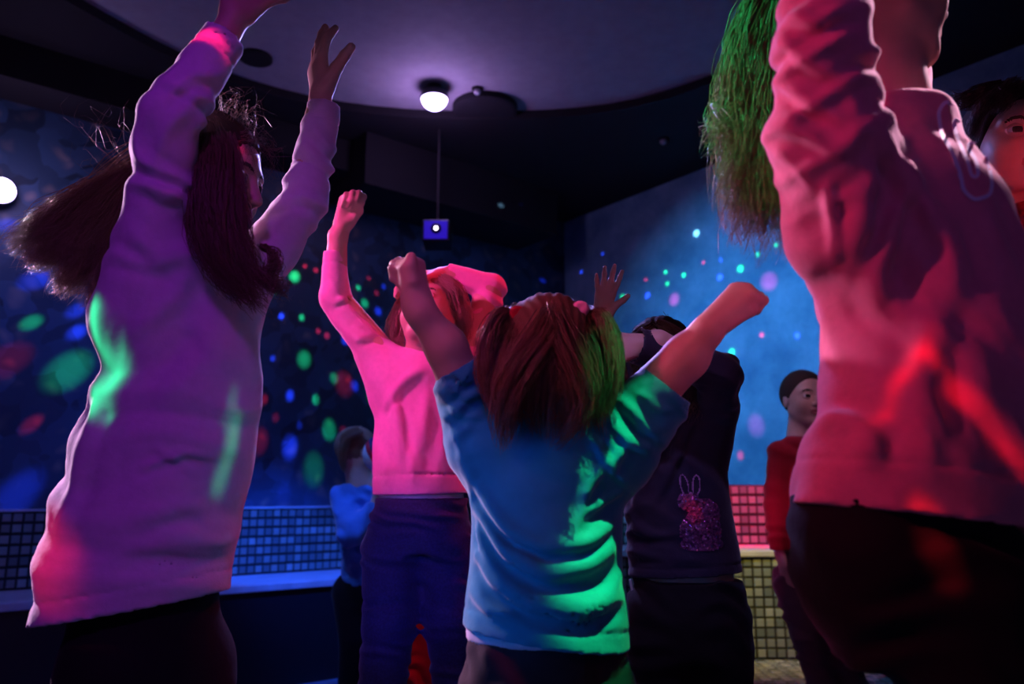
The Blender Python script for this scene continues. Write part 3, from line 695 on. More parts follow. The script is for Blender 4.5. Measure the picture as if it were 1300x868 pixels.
# ---- hair
HAIRN = 1.35
def hair_mesh(name, locks, m, parent, r=.0007, sides=3, seed=1, frizz=.004, kink=0):
    """locks: (guide points, radii along, number of strands[, flatten dir])"""
    rs = np.random.RandomState(seed); allv = []; allf = []; base = 0
    for lk in locks:
        g, rad, n = np.array(lk[0], float), np.array(lk[1], float), lk[2]; rr_ = lk[3] if len(lk) > 3 else 1.0
        m_ = len(g); K = 13; t = np.linspace(0, m_ - 1, 60); gx = np.stack([np.interp(t, np.arange(m_), g[:, j]) for j in range(3)], 1); gr = np.interp(t, np.arange(m_), rad)
        for _ in range(25): gx[1:-1] = (gx[:-2] + 2 * gx[1:-1] + gx[2:]) / 4
        for i in range(int(n * HAIRN)):
            off = rs.randn(3); off *= (rs.rand() ** .45) / (np.linalg.norm(off) + 1e-9)
            t0 = rs.rand() * .08; t1 = .72 + .28 * rs.rand() ** .7; tt = np.linspace(t0, t1, K) * 59
            P0 = np.stack([np.interp(tt, np.arange(60), gx[:, j]) for j in range(3)], 1); R0 = np.interp(tt, np.arange(60), gr)
            ph = rs.rand(3) * 6.28; fr = 1.5 + rs.rand(3) * 3; x = np.linspace(0, 1, K)
            cl = np.round(off * 2.2) / 2.2; offx = off * (.7) + cl * .3
            wob = np.stack([np.sin(x * fr[j] * 3 + ph[j]) * frizz * x * (1 + kink) for j in range(3)], 1)
            Q = P0 + offx[None] * R0[:, None] * rr_ + wob
            T_ = np.gradient(Q, axis=0); T_ /= np.linalg.norm(T_, axis=1)[:, None] + 1e-9
            a = np.cross(T_, unit(rs.randn(3))); a /= np.linalg.norm(a, axis=1)[:, None] + 1e-9; b_ = np.cross(T_, a)
            wd = .72 * r * (1 - .7 * x ** 3) * (.7 + .6 * rs.rand())
            ringv = np.stack([Q + (a * math.cos(2 * math.pi * j / sides) + b_ * math.sin(2 * math.pi * j / sides)) * wd[:, None] for j in range(sides)], 1)
            allv.append(ringv.reshape(-1, 3)); idx = np.arange(K * sides).reshape(K, sides) + base
            q0 = idx[:-1]; q1 = idx[1:]
            allf.append(np.stack([q0, np.roll(q0, -1, 1), np.roll(q1, -1, 1), q1], -1).reshape(-1, 4)); base += K * sides
    return mesh_obj(name, np.concatenate(allv), np.concatenate(allf), m, parent, True, kind='stuff')
def scalp(s, hd, th_=.03, full=False):
    """hair cap following the skull, cut away from the face"""
    S = hd.S; R = hd.R
    s.ell(hd.w(-.085, 0, .125), V(.435 + th_, .355 + th_, .395 + th_) * S, R, .02)
    if full:
        s.ell(hd.w(-.10, 0, -.10), V(.40, .40, .42) * S, R, .03); s.sub(ell(hd.w(.66, 0, -.25), V(.42, .40, .50) * S, R), .02); return
    s.sub(ell(hd.w(.48, 0, -.10), V(.34, .42, .42) * S, R), .02 * S / .2)
    s.sub(ell(hd.w(.22, 0, -.55), V(.40, .60, .46) * S, R), .02)
def streaks(hd, amp=.0012, n=60):
    def fn(p):
        q_ = (p - hd.c) @ hd.R.T / hd.S
        th1 = np.arctan2(q_[:, 1], q_[:, 2] + .2); return amp * (np.sin(th1 * n + 3 * np.sin(q_[:, 0] * 9)) + .6 * np.sin(th1 * n * .43 + 2))
    return fn
def shoe(root, ank, fwd):
    f_ = unit(V(fwd[0], fwd[1], 0)); a = V(ank[0], ank[1], 0); s = SDF()
    s.cap(a + up * .045 - f_ * .02, a + up * .038 + f_ * .05, .038, .036, .02); s.cap(a + up * .035 + f_ * .05, a + up * .028 + f_ * .125, .036, .028, .02); s.cap(a + up * .05, a + up * .10, .036, .034, .02)
    s.cut.append(plane((0, 0, .018), (0, 0, -1))); o = s.obj('shoe', M['shoe'], root, .006)
    t = SDF(); t.cap(a - f_ * .02 + up * .01, a + f_ * .125 + up * .01, .041, .034, .01); t.cut.append(plane((0, 0, .002), (0, 0, -1))); t.cut.append(plane((0, 0, .019), (0, 0, 1))); t.obj('sole', M['sole'], o, .006)
def dist_hem(fn_outer, th_, z0, z1, n=(0, 0, 1)):
    pass
def hollow(s, p0, n, depth, th_=.006):
    """open the garment at the plane p0,n (n points out of the opening): cut, and leave a shell of th_ for depth"""
    p0 = np.asarray(p0, f32); n = unit(n).astype(f32)
    def fn(p):
        h_ = (p - p0) @ n
        return h_
    return fn
#@@PEOPLE
# ------------------------------------------------------------------ people
def zof(py, Y): return P(650, py, Y)[2]
def st(py, Y, xl, xr, ry, dy=0, ang=0, pad=0):
    """torso station seen between pixel columns xl..xr at row py, depth Y"""
    a = P(xl, py, Y); b = P(xr, py, Y); return (a[2], (a[0] + b[0]) / 2, Y + dy, abs(b[0] - a[0]) / 2 + pad, ry, ang)
def shrink(stn, k): return [(z, x, y, rx - k, ry - k) + tuple(r) for (z, x, y, rx, ry, *r) in stn]
def bodyskin(root, hd, neck, torso, arms, legs, hands, h=.004, extra=None, bare=.17):
    s = SDF()
    hd.add(s)
    s.cap(hd.w(-.10, 0, -.20), neck, .235 * hd.S, .25 * hd.S, .02)
    s.cap(hd.w(.02, 0, -.30), neck, .2 * hd.S, .25 * hd.S, .02)
    s.lft(shrink(torso, .018), .03)
    for a in arms: s.chain(a[0], a[1], .015)
    for hh in hands: hand(s, *hh[0], **hh[1])
    for l in legs: s.chain(l[0], l[1], .03)
    if extra: extra(s)
    b = s.obj('body', [M['skin'], M['lips'], M['mouth'], M['brow']], root, h, hd.matfn(), keep=[(hd.c, hd.S * .85)] + [(hh[0][0], bare) for hh in hands])
    hd.eyes(b)
    return b
def garment(root, name, m, build, h=.005, posts=(), cuts=(), hems=(), th_=.006, label=None):
    """build(sdf) adds the solid; hems = [(point, outward normal, depth, local radius)] are opened"""
    s = SDF(); build(s); s.post += list(posts); base = list(s.pr); bpost = list(s.post)
    def outer(p):
        D = np.full(len(p), 1.0, f32)
        for op, fn, k in base:
            d = fn(p).astype(f32); D = smin(D, d, k) if op == 'u' else smax(D, -d, k)
        for fn in bpost: D = D + fn(p).astype(f32)
        return D
    for (p0, n, depth, R_h) in hems:
        p0 = np.asarray(p0, f32); n = unit(n).astype(f32)
        def cut(p, p0=p0, n=n, R_h=R_h):
            q_ = p - p0; hgt = q_ @ n; near = np.sqrt((q_ * q_).sum(1)) < R_h; out = np.full(len(p), -1.0, f32); out[near] = hgt[near]; return out
        def cav(p, p0=p0, n=n, R_h=R_h, depth=depth):
            q_ = p - p0; hgt = q_ @ n; near = (np.sqrt((q_ * q_).sum(1)) < R_h) & (hgt > -depth - .01) & (hgt < .02); out = np.full(len(p), -1.0, f32)
            if near.any(): out[near] = np.minimum(-(outer(p[near]) + th_), hgt[near] + depth)
            return out
        s.cut.append(cut); s.cut.append(cav)
    for c_ in cuts: s.cut.append(c_)
    o = s.obj(name, m, root, h)
    if label and o: o['label'] = label
    return o
def band(p0, n, w_, a):
    """ribbed hem or cuff: a shallow step beyond height w_ from the opening"""
    p0 = np.asarray(p0, f32); n = unit(n).astype(f32)
    def fn(p):
        q_ = p - p0; h_ = q_ @ n; r = (q_ * q_).sum(1); k = np.exp(-((h_ + w_) / .0022) ** 2) * (r < .3 ** 2); return a * k
    return fn
def trousers(root, name, m, waist, legsL, h=.006, posts=(), top=None):
    def b(s):
        s.lft(waist, .04)
        for pts, rad in legsL: s.chain(pts, rad, .035)
    cuts = [] if top is None else [plane(top, (0, 0, 1))]
    return garment(root, name, m, b, h, posts, cuts)
def mid(a, b, t=.5): return np.asarray(a) * (1 - t) + np.asarray(b) * t

# ===== child in the lavender tunic, front left
Y = 1.2
root = empty('person', (P(190, 800, Y)[0], Y, 0), 'girl in long lavender sweatshirt with both arms raised and brown hair flying, at left', 'person', 'dancing children')
hd = Head(P(266, 226, 1.2), (1, -.12, -.22), .205, mouth=.55)
hd_l = hd
neck = P(235, 345, 1.2)
tor = [st(350, Y, 168, 308, .070), st(400, Y, 138, 326, .085), st(480, Y, 138, 330, .098), st(540, Y, 108, 326, .105), st(600, Y, 90, 316, .11), st(680, Y, 62, 299, .115), st(740, Y, 54, 287, .118), st(810, Y, 50, 285, .12)]
aR = ([P(190, 345, 1.13), P(215, 153, 1.06), P(280, 55, 1.08), P(298, 22, 1.08)], [.036, .029, .022, .021])
aL = ([P(300, 350, 1.28), P(383, 265, 1.33), P(405, 150, 1.33), P(407, 118, 1.33)], [.038, .032, .023, .020])
hips = [st(640, Y, 110, 270, .085), st(780, Y, 95, 275, .09), st(868, Y, 88, 280, .085)]
kl = [([V(-.555, 1.16, .60), V(-.535, 1.15, .34), V(-.54, 1.16, .09)], [.058, .046, .034]), ([V(-.485, 1.24, .60), V(-.46, 1.25, .34), V(-.455, 1.27, .09)], [.058, .046, .034])]
hands = [((P(298, 22, 1.08), P(312, -60, 1.08) - P(298, 22, 1.08), V(.6, -.6, .1)), dict(L=.155, curl=(.12, .1, .12, .15), thumb_side=1, spread=.15)),
         ((P(408, 122, 1.33), P(395, 18, 1.36) - P(408, 122, 1.33), V(.75, .6, 0)), dict(L=.150, curl=(.16, .10, .12, .2), thumb_side=-1, spread=.16, thumb=(.75, .2), r=1.12))]
bodyskin(root, hd, neck, shrink([t for t in tor[:4]], .01) , [aR, aL], kl, hands, .003)
def b(s):
    s.lft(tor, .03); s.ell(P(238, 350, 1.2), (.075, .07, .045), None, .05)
    s.chain([P(178, 395, 1.15), P(205, 250, 1.10), P(215, 150, 1.06), P(284, 50, 1.08)], [.066, .046, .042, .032], .05)
    s.chain([P(290, 380, 1.25), P(345, 315, 1.31), P(386, 255, 1.33), P(412, 135, 1.33)], [.056, .046, .040, .030], .05)
hemp = P(168, 770, Y); hemn = V(.17, 0, -1)
cR = P(286, 47, 1.08); cRn = unit(P(298, 22, 1.08) - P(262, 72, 1.07)); cLp = P(411, 134, 1.33); cLn = unit(P(407, 118, 1.33) - P(404, 160, 1.33))
posts = [wrinkle(1, .006, .09, P(190, 640, Y), .25, (.2, .1, 1), .35), wrinkle(2, .007, .05, P(210, 200, 1.08), .16, (.3, .1, 1), .5), wrinkle(3, .007, .045, P(395, 220, 1.33), .12, (.2, 0, 1), .5), wrinkle(33, .006, .07, P(200, 450, Y), .16, (.8, 0, -.3), .5),
         *folds(b, .92, [([(182, 592), (235, 574), (292, 582)], .005, .007), ([(200, 570), (250, 600)], .004, .006), ([(322, 430), (316, 560), (270, 690)], .009, .014, (-1, 0)), ([(180, 655), (240, 640), (285, 650)], .005, .012), ([(150, 700), (220, 690), (280, 705)], .004, .012),
            ([(198, 205), (215, 165), (250, 125)], .010, .011), ([(188, 235), (210, 250), (240, 240)], .008, .011), ([(215, 120), (245, 95), (285, 95)], .008, .010), ([(175, 300), (200, 330), (245, 320)], .008, .014), ([(240, 330), (225, 380), (160, 430)], .008, .016, (1, 0)), ([(375, 300), (400, 275), (412, 245)], .007, .010), ([(385, 215), (405, 200), (425, 205)], .006, .009), ([(350, 290), (375, 275)], .006, .008), ([(130, 470), (110, 560), (75, 680)], .007, .016, (1, 0)), ([(260, 420), (300, 480), (310, 540)], .006, .016, (-1, 0))]),
         band(hemp, hemn, .030, .0016), band(cR, cRn, .035, .003), band(cLp, cLn, .035, .003)]
garment(root, 'sweatshirt', M['lavender'], b, .004, posts, [], [(hemp, hemn, .08, .3), (cR, cRn, .02, .065), (cLp, cLn, .02, .065)])
trousers(root, 'leggings', M['leggings'], hips, [([p + V(0, 0, .0) for p in l[0]], [r_ + .012 for r_ in l[1]]) for l in kl], top=(0, 0, .86))
for l, in [(k_[0],) for k_ in kl]: shoe(root, l[-1], (1, -.2))
s = SDF(); scalp(s, hd, .02); s.cap(hd.w(-.2, 0, .1), hd.w(-.25, 0, -.35), .28 * hd.S, .2 * hd.S, .03); s.post.append(streaks(hd)); hc = s.obj('hair', M['cap_hairdark'], root, .004)
L1 = []
def wl(*q_): return [P(*a) for a in q_]
L1.append((wl((268, 160, 1.15), (278, 200, 1.10), (276, 270, 1.09), (292, 340, 1.09), (334, 390, 1.10)), [.016, .026, .028, .022, .006], 420))
L1.append((wl((262, 165, 1.13), (256, 230, 1.10), (262, 300, 1.10), (290, 350, 1.10), (315, 380, 1.10)), [.016, .026, .028, .02, .006], 360))
L1.append((wl((292, 170, 1.13), (302, 215, 1.11), (304, 260, 1.105), (306, 310, 1.10), (328, 360, 1.10)), [.008, .008, .008, .010, .006], 150))
L1.append((wl((330, 312, 1.11), (345, 318, 1.11), (352, 335, 1.10), (340, 352, 1.10), (325, 350, 1.1)), [.005, .006, .005, .004, .003], 80))
L1.append((wl((310, 330, 1.09), (330, 350, 1.09), (350, 362, 1.09), (362, 372, 1.09)), [.008, .006, .004, .002], 60))
for tgt, ctrl, n_, rd in [((18, 312), (95, 262), 420, .03), ((40, 335), (100, 292), 420, .028), ((75, 368), (120, 318), 420, .028), ((120, 390), (150, 335), 420, .026), ((100, 335), (125, 295), 420, .04)]:
    L1.append((wl((240, 190, 1.24), (185, 225, 1.26), (*ctrl, 1.27), (*mid(ctrl, tgt, .6), 1.26), (*tgt, 1.25)), [.04, .034, rd, rd * .9, rd * .55], n_))
L1.append((wl((240, 170, 1.22), (170, 205, 1.25), (110, 255, 1.25), (60, 290, 1.25), (10, 305, 1.25)), [.03, .03, .03, .03, .02], 70))
hair_mesh('hair_strands', L1, M['hair'], hc, .0008, seed=2, frizz=.007, kink=1)
hair_mesh('stray_hair', [(wl((285, 165, 1.18), (295, 145, 1.18), (305, 138, 1.18), (318, 150, 1.18)), [.03, .035, .04, .04], 40), (wl((310, 175, 1.15), (330, 175, 1.15), (338, 195, 1.15), (340, 215, 1.15)), [.015, .02, .02, .02], 30), (wl((170, 230, 1.2), (140, 190, 1.2), (120, 170, 1.2), (135, 140, 1.2)), [.02, .05, .06, .05], 14)], M['hair'], hc, .0004, seed=8, frizz=.02)

# ===== child in the teal shirt, centre, seen from behind
Y = 1.15
root = empty('person', (P(692, 800, Y)[0], Y, 0), 'small child in teal T-shirt seen from behind with both fists raised, centre', 'person', 'dancing children')
hd = Head(P(697, 462, 1.15), (.06, 1, .28), .192, (0, -.28, 1))
neck = P(695, 545, 1.15)
tor = [st(520, Y, 612, 772, .065, .01), st(560, Y, 592, 808, .078), st(610, Y, 594, 794, .084), st(660, Y, 599, 789, .086), st(720, Y, 596, 790, .09), st(770, Y, 589, 797, .095), st(830, Y, 584, 800, .10)]
aR = ([P(600, 520, 1.13), P(566, 440, 1.10), P(535, 398, 1.08), P(530, 386, 1.08)], [.036, .029, .0205, .020])
aL = ([P(800, 525, 1.13), P(872, 452, 1.10), P(898, 420, 1.08), P(910, 407, 1.08)], [.038, .031, .021, .0185])
kl = [([V(-.005, 1.16, .56), V(-.015, 1.15, .32), V(-.02, 1.16, .08)], [.056, .046, .034]), ([V(.10, 1.16, .56), V(.11, 1.15, .32), V(.115, 1.16, .08)], [.056, .046, .034])]
hands = [((P(530, 389, 1.08), P(522, 335, 1.07) - P(530, 389, 1.08), V(-.6, .5, -.1)), dict(L=.120, curl=(.95, 1, 1, 1), thumb_side=-1, spread=.05, fist=True, r=1.1)),
         ((P(909, 408, 1.08), P(942, 370, 1.07) - P(909, 408, 1.08), V(.7, .6, -.2)), dict(L=.118, curl=(.95, 1, 1, 1), thumb_side=-1, spread=.10, fist=True, r=1.12))]
def ex(s): s.cap(P(530, 386, 1.08), P(525, 364, 1.075), .020, .018, .012); s.cap(P(524, 356, 1.06), P(520, 338, 1.056), .0105, .0095, .006); s.cap(P(520, 338, 1.056), P(522, 327, 1.06), .0095, .008, .004); s.cap(P(911, 406, 1.08), P(926, 389, 1.08), .019, .017, .010)
bodyskin(root, hd, neck, tor[:5], [aR, aL], kl, hands, .003, ex, .22)
def b(s):
    s.lft(tor, .03); s.ell(P(695, 545, 1.14), (.085, .06, .05), None, .04)
    s.chain([P(612, 560, 1.14), P(592, 500, 1.12), P(581, 462, 1.10)], [.055, .042, .034], .035)
    s.chain([P(785, 575, 1.14), P(822, 520, 1.12), P(850, 485, 1.10)], [.056, .048, .042], .035)
hemp = P(692, 808, Y); hemn = V(-.14, 0, -1); c1 = P(583, 464, 1.10); n1 = unit(P(566, 440, 1.10) - P(600, 500, 1.12)); c2 = P(846, 488, 1.10); n2 = unit(P(872, 452, 1.10) - P(822, 515, 1.12))
posts = [wrinkle(11, .006, .035, P(590, 510, 1.11), .07, n1, .35), wrinkle(12, .006, .035, P(830, 515, 1.11), .08, n2, .35), wrinkle(13, .003, .08, P(690, 650, 1.08), .16, (.2, 0, 1), .4),
         *folds(b, .90, [([(575, 545), (592, 600), (625, 650), (660, 690)], .010, .009), ([(604, 640), (640, 700), (690, 728), (745, 722), (788, 690)], .012, .011), ([(612, 620), (640, 670), (690, 695), (745, 690), (790, 655)], .009, .008), ([(600, 690), (625, 735), (670, 765), (735, 778), (788, 755)], .010, .011),
            ([(772, 585), (748, 620), (742, 665)], .009, .008), ([(800, 560), (775, 600), (768, 640)], .010, .008), ([(755, 560), (770, 590), (795, 615)], .007, .006), ([(598, 600), (606, 680), (640, 740)], .007, .008), ([(785, 625), (745, 652)], .007, .007), ([(590, 740), (620, 775), (680, 790)], .005, .009), ([(792, 720), (770, 760), (740, 780)], .007, .009, (-1, 0)),
            ([(570, 470), (590, 485), (612, 480)], .006, .005), ([(568, 490), (590, 505), (616, 500)], .006, .005), ([(566, 512), (588, 528), (614, 525)], .006, .006), ([(815, 500), (835, 520), (855, 520)], .006, .006), ([(795, 520), (815, 545), (845, 548)], .007, .006), ([(770, 530), (800, 565), (830, 570)], .006, .007)]), band(hemp, hemn, .026, .0014)]
garment(root, 'shirt', M['teal'], b, .0035, posts, [], [(hemp, hemn, .06, .3), (c1, n1, .02, .06), (c2, n2, .02, .066)])
garment(root, 'undershirt', M['whitecotton'], lambda s: s.lft([st(760, Y, 596, 790, .082), st(800, Y, 592, 792, .086), st(840, Y, 592, 792, .084)], .02), .005, [wrinkle(15, .002, .03, None, None, (0, 0, 1), .4)], [plane(P(650, 812, Y), (0, 0, -1))])
trousers(root, 'trousers', M['brown'], [st(805, Y, 595, 795, .084), st(868, Y, 593, 797, .09), st(900, Y, 596, 795, .085)], [(l[0], [r_ + .014 for r_ in l[1]]) for l in kl], .005, [wrinkle(16, .003, .05, None, None, (0, 0, 1), .5), ridge([P(592, 830, 1.06), P(700, 838, 1.05), P(797, 832, 1.06)], .004, .004)], P(650, 806, Y - .08))
for l in kl: shoe(root, l[0][-1], (0, 1))
s = SDF(); scalp(s, hd, .03, True); s.post.append(streaks(hd, .0015)); hc = s.obj('hair', M['cap_hair'], root, .004)
L1 = []; back = -1
for i in range(17):                     # falling locks around the back of the head, from the centre parting
    t = i / 16; a = math.pi * (.04 + .92 * t) ; x = -math.cos(a); dpt = math.sin(a)
    px = 697 + x * 83; top = (697 + x * 40, 398 - 6 * math.sin(a), 1.15 - .045 * dpt)
    mid1 = (697 + x * 80, 440, 1.15 - .098 * dpt - .008); mid2 = (697 + x * 88, 495, 1.15 - .112 * dpt)
    end = (700 + x * 82 + 6 * math.sin(i * 2.3), 556 - 14 * abs(x) + 6 * math.sin(i * 1.7), 1.15 - .085 * dpt - .01)
    L1.append((wl((697 + x * 12, 388, 1.15 - .01 * dpt), top, mid1, mid2, end), [.006, .012, .016, .017, .010], 130))
for x0 in (655, 740):                   # small bunches tied on top
    sx = -1 if x0 < 700 else 1
    L1.append((wl((x0, 402, 1.10), (x0 + sx * 22, 396, 1.08), (x0 + sx * 38, 425, 1.07), (x0 + sx * 40, 475, 1.06), (x0 + sx * 28, 530, 1.06)), [.004, .012, .014, .014, .006], 200))
L1.append((wl((700, 396, 1.06), (690, 430, 1.04), (650, 480, 1.03), (640, 530, 1.04), (640, 570, 1.06)), [.02, .03, .03, .02, .01], 140))
L1.append((wl((700, 396, 1.06), (712, 440, 1.04), (740, 490, 1.03), (735, 530, 1.04), (705, 568, 1.06)), [.02, .03, .03, .02, .01], 140))
for i in range(9):                      # crown locks laid from the front hairline over the top
    x = (i - 4) * 13
    L1.append((wl((697 + x * .9, 408 + abs(x) * .2, 1.235), (697 + x * .95, 386 + abs(x) * .25, 1.19), (697 + x, 379 + abs(x) * .28, 1.15), (697 + x * 1.15, 386 + abs(x) * .3, 1.095), (697 + x * 1.3, 420 + abs(x) * .2, 1.055)), [.008, .009, .009, .009, .010], 90))
hair_mesh('hair_strands', L1, M['hair'], hc, .0008, seed=5, frizz=.005)
for (x0, y0), mm_ in (((737, 392), M['pinktop']), ((657, 398), M['redjacket'])):
    s = SDF(); c_ = P(x0, y0, 1.085)
    for i in range(9):
        a = i * 2 * math.pi / 9; s.cap(c_ + V(math.cos(a) * .007, -.004, math.sin(a) * .006), c_ + V(math.cos(a + .7) * .010, .005, math.sin(a + .7) * .008), .005, .004, .003)
    o = s.obj('hair_tie', mm_, hc, .0025)
    if x0 > 700: o['label'] = 'pink fabric hair tie'

# ===== child in the pink sweatshirt and jeans
Y = 1.9
root = empty('person', (P(532, 800, Y)[0], Y, 0), 'girl in pink cropped sweatshirt and blue jeans with one fist up and head tipped back', 'person', 'dancing children')
hd = Head(P(549, 402, 1.88), (-.42, -.85, .42), .205, (0, .42, .9), mouth=.15)
neck = P(540, 462, 1.9)
tor = [st(452, Y, 492, 590, .06), st(480, Y, 476, 598, .085), st(540, Y, 476, 592, .095), st(600, Y, 473, 594, .10), st(650, Y, 474, 596, .10)]
aR = ([P(494, 462, 1.88), P(424, 375, 1.86), P(429, 300, 1.84), P(436, 285, 1.84)], [.040, .032, .022, .020])
aL = ([P(588, 460, 1.9), P(624, 365, 1.93), P(575, 350, 1.93), P(560, 350, 1.92)], [.040, .034, .024, .022])
kl = [([P(497, 705, 1.88), P(494, 790, 1.84), V(-.32, 1.88, .09)], [.058, .048, .036]), ([P(566, 705, 1.9), P(572, 790, 1.86), V(-.09, 1.95, .09)], [.058, .048, .036])]
hands = [((P(434, 287, 1.84), P(446, 252, 1.84) - P(434, 287, 1.84), V(.5, -.9, 0)), dict(L=.145, curl=(.95, 1, 1, 1), thumb_side=1, spread=.03, fist=True)),
         ((P(560, 350, 1.92), P(530, 352, 1.9) - P(560, 350, 1.92), V(-.1, -.2, -1)), dict(L=.14, curl=(.3, .3, .3, .3), thumb_side=1))]
bodyskin(root, hd, neck, tor, [aR, aL], kl, hands, .0035)
def b(s):
    s.lft(tor, .03); s.ell(P(540, 470, 1.9), (.085, .075, .045), None, .05)
    s.chain([P(500, 490, 1.89), P(458, 425, 1.87), P(425, 378, 1.86), P(425, 318, 1.845)], [.058, .040, .036, .027], .04)
    s.chain([P(582, 490, 1.9), P(604, 430, 1.92), P(624, 366, 1.93), P(567, 347, 1.93)], [.055, .040, .036, .027], .04)
hemp = P(534, 628, Y); hemn = V(.02, 0, -1); c1 = P(425, 320, 1.845); n1 = V(.03, 0, 1); c2 = P(569, 347.5, 1.93); n2 = V(-1, 0, .1)
posts = [wrinkle(21, .006, .05, P(450, 410, 1.87), .10, (.5, 0, .7), .5), wrinkle(22, .006, .05, P(610, 390, 1.92), .10, (.3, 0, .8), .5), wrinkle(23, .006, .09, P(530, 560, 1.8), .2, (1, 0, .15), .5),
         *folds(b, 1.7, [([(490, 515), (515, 482), (535, 468)], .008, .012), ([(498, 500), (508, 560), (505, 600)], .008, .013, (1, 0)), ([(568, 490), (578, 590)], .008, .013, (1, 0)), ([(540, 500), (535, 590)], .005, .015, (1, 0)), ([(425, 385), (440, 378)], .005, .008), ([(420, 360), (432, 372)], .005, .008), ([(455, 430), (475, 425)], .005, .01), ([(600, 400), (622, 385)], .006, .009), ([(590, 360), (610, 372)], .005, .008)]), band(hemp, hemn, .045, .003), band(c1, n1, .03, .002)]
garment(root, 'sweatshirt', M['pinktop'], b, .0045, posts, [], [(hemp, hemn, .05, .25), (c1, n1, .015, .05), (c2, n2, .015, .05)])
garment(root, 'undershirt', M['whitecotton'], lambda s: s.lft([st(590, Y, 482, 586, .088), st(650, Y, 480, 590, .09)], .02), .006, [], [plane(P(530, 637, Y - .09), (0, 0, -1))])
trousers(root, 'jeans', M['denim'], [st(630, Y, 477, 592, .092), st(655, Y, 471, 595, .10), st(700, Y, 469, 597, .10)], [(l[0], [r_ + .010 for r_ in l[1]]) for l in kl], .0045,
         [wrinkle(24, .004, .04, None, None, (.25, 0, 1), .5), ], P(530, 632, Y - .09))
for l in kl: shoe(root, l[0][-1], (-.2, -1))
s = SDF(); scalp(s, hd, .02); s.post.append(streaks(hd, .0015)); hc = s.obj('hair', M['cap_hairlight'], root, .0045)
L1 = [(wl((520, 370, 1.93), (505, 400, 1.92), (500, 430, 1.90), (512, 448, 1.86)), [.02, .022, .022, .008], 200), (wl((575, 365, 1.9), (590, 400, 1.9), (588, 440, 1.92), (580, 480, 1.95)), [.015, .025, .025, .012], 220),
      (wl((560, 352, 1.84), (580, 365, 1.83), (590, 400, 1.84), (588, 440, 1.86)), [.012, .018, .018, .01], 160), (wl((550, 360, 1.98), (545, 410, 2.0), (545, 460, 2.0), (545, 500, 2.0)), [.03, .05, .05, .03], 160)]
hair_mesh('hair_strands', L1, M['hairlight'], hc, .0011, seed=6, frizz=.006, kink=1)

# ===== child in the dark shirt with the rabbit
Y = 1.65
root = empty('person', (P(868, 800, Y)[0], Y, 0), 'girl in dark long-sleeved top with sequin rabbit, forearm across her face', 'person', 'dancing children')
hd = Head(P(838, 462, 1.65), (-.35, -.92, .10), .20)
neck = P(845, 520, 1.66)
tor = [st(505, Y, 815, 908, .055), st(535, Y, 802, 922, .08), st(580, Y, 793, 920, .088), st(640, Y, 793, 926, .09), st(700, Y, 797, 938, .093), st(750, Y, 800, 944, .095)]
aL = ([P(903, 520, 1.62), P(916, 474, 1.50), P(835, 436, 1.46), P(815, 438, 1.46)], [.036, .033, .024, .021])
aR = ([P(815, 525, 1.62), P(778, 470, 1.58), P(762, 420, 1.58), P(763, 405, 1.58)], [.036, .030, .021, .019])
kl = [([P(835, 790, 1.64), V(.285, 1.63, .33), V(.29, 1.64, .085)], [.050, .044, .034]), ([P(909, 790, 1.64), V(.42, 1.63, .33), V(.425, 1.66, .085)], [.050, .044, .034])]
hands = [((P(815, 438, 1.46), P(785, 446, 1.45) - P(815, 438, 1.46), V(-.1, .9, -.2)), dict(L=.135, curl=(.5, .6, .7, .8), thumb_side=-1, thumb=(.7, .3))),
         ((P(763, 405, 1.58), P(772, 352, 1.58) - P(763, 405, 1.58), V(-.1, -1, .1)), dict(L=.108, curl=(.1, .08, .1, .14), thumb_side=1, spread=.2, thumb=(.55, .3)))]
bodyskin(root, hd, neck, tor, [aR, aL], kl, hands, .003)
def b(s):
    s.lft(tor, .03); s.ell(P(850, 528, 1.65), (.07, .065, .04), None, .05)
    s.chain([P(893, 560, 1.64), P(910, 520, 1.58), P(914, 474, 1.50), P(803, 437, 1.46)], [.05, .042, .040, .035], .04)
    s.chain([P(822, 560, 1.64), P(800, 510, 1.6), P(779, 470, 1.58), P(764, 428, 1.58)], [.05, .038, .033, .025], .03)
hemp = P(868, 728, Y); hemn = V(.05, 0, -1); c1 = P(808, 436, 1.46); n1 = V(-1, -.3, .25)
posts = [wrinkle(31, .006, .05, P(820, 600, 1.58), .12, (.6, 0, .6), .5), wrinkle(32, .005, .04, P(915, 480, 1.52), .08, (.4, 0, .7), .5), wrinkle(34, .003, .05, P(830, 690, 1.58), .12, (0, 0, 1), .4),
         *folds(b, 1.42, [([(850, 545), (825, 590), (805, 640)], .010, .010, (1, 0)), ([(875, 540), (855, 590), (830, 640)], .007, .009, (1, 0)), ([(800, 670), (825, 680), (860, 678)], .005, .008), ([(800, 700), (840, 708)], .004, .008), ([(900, 470), (925, 480)], .006, .008), ([(870, 455), (885, 475)], .005, .008)]), band(hemp, hemn, .018, .002)]
dshirt = SDF(); b(dshirt); dshirt.post += posts
garment(root, 'shirt', M['navyshirt'], b, .004, posts, [], [(hemp, hemn, .05, .25), (c1, n1, .015, .05)])
trousers(root, 'trousers', M['black'], [st(735, Y, 803, 942, .088), st(780, Y, 801, 945, .095), st(830, Y, 803, 945, .09)], [(l[0], [r_ + .012 for r_ in l[1]]) for l in kl], .005, [wrinkle(35, .004, .05, None, None, (.3, 0, 1), .5)], P(868, 735, Y - .08))
for l in kl: shoe(root, l[0][-1], (0, -1))
mb = MB(); a_ = P(801, 742, 1.56); mb.box(a_, (.002, 0, .001), (0, .0015, 0), (-.002, 0, .010)); mb.obj('zip_pull', mat('pale_metal', (.8, .8, .8), .3, metal=.6), root)
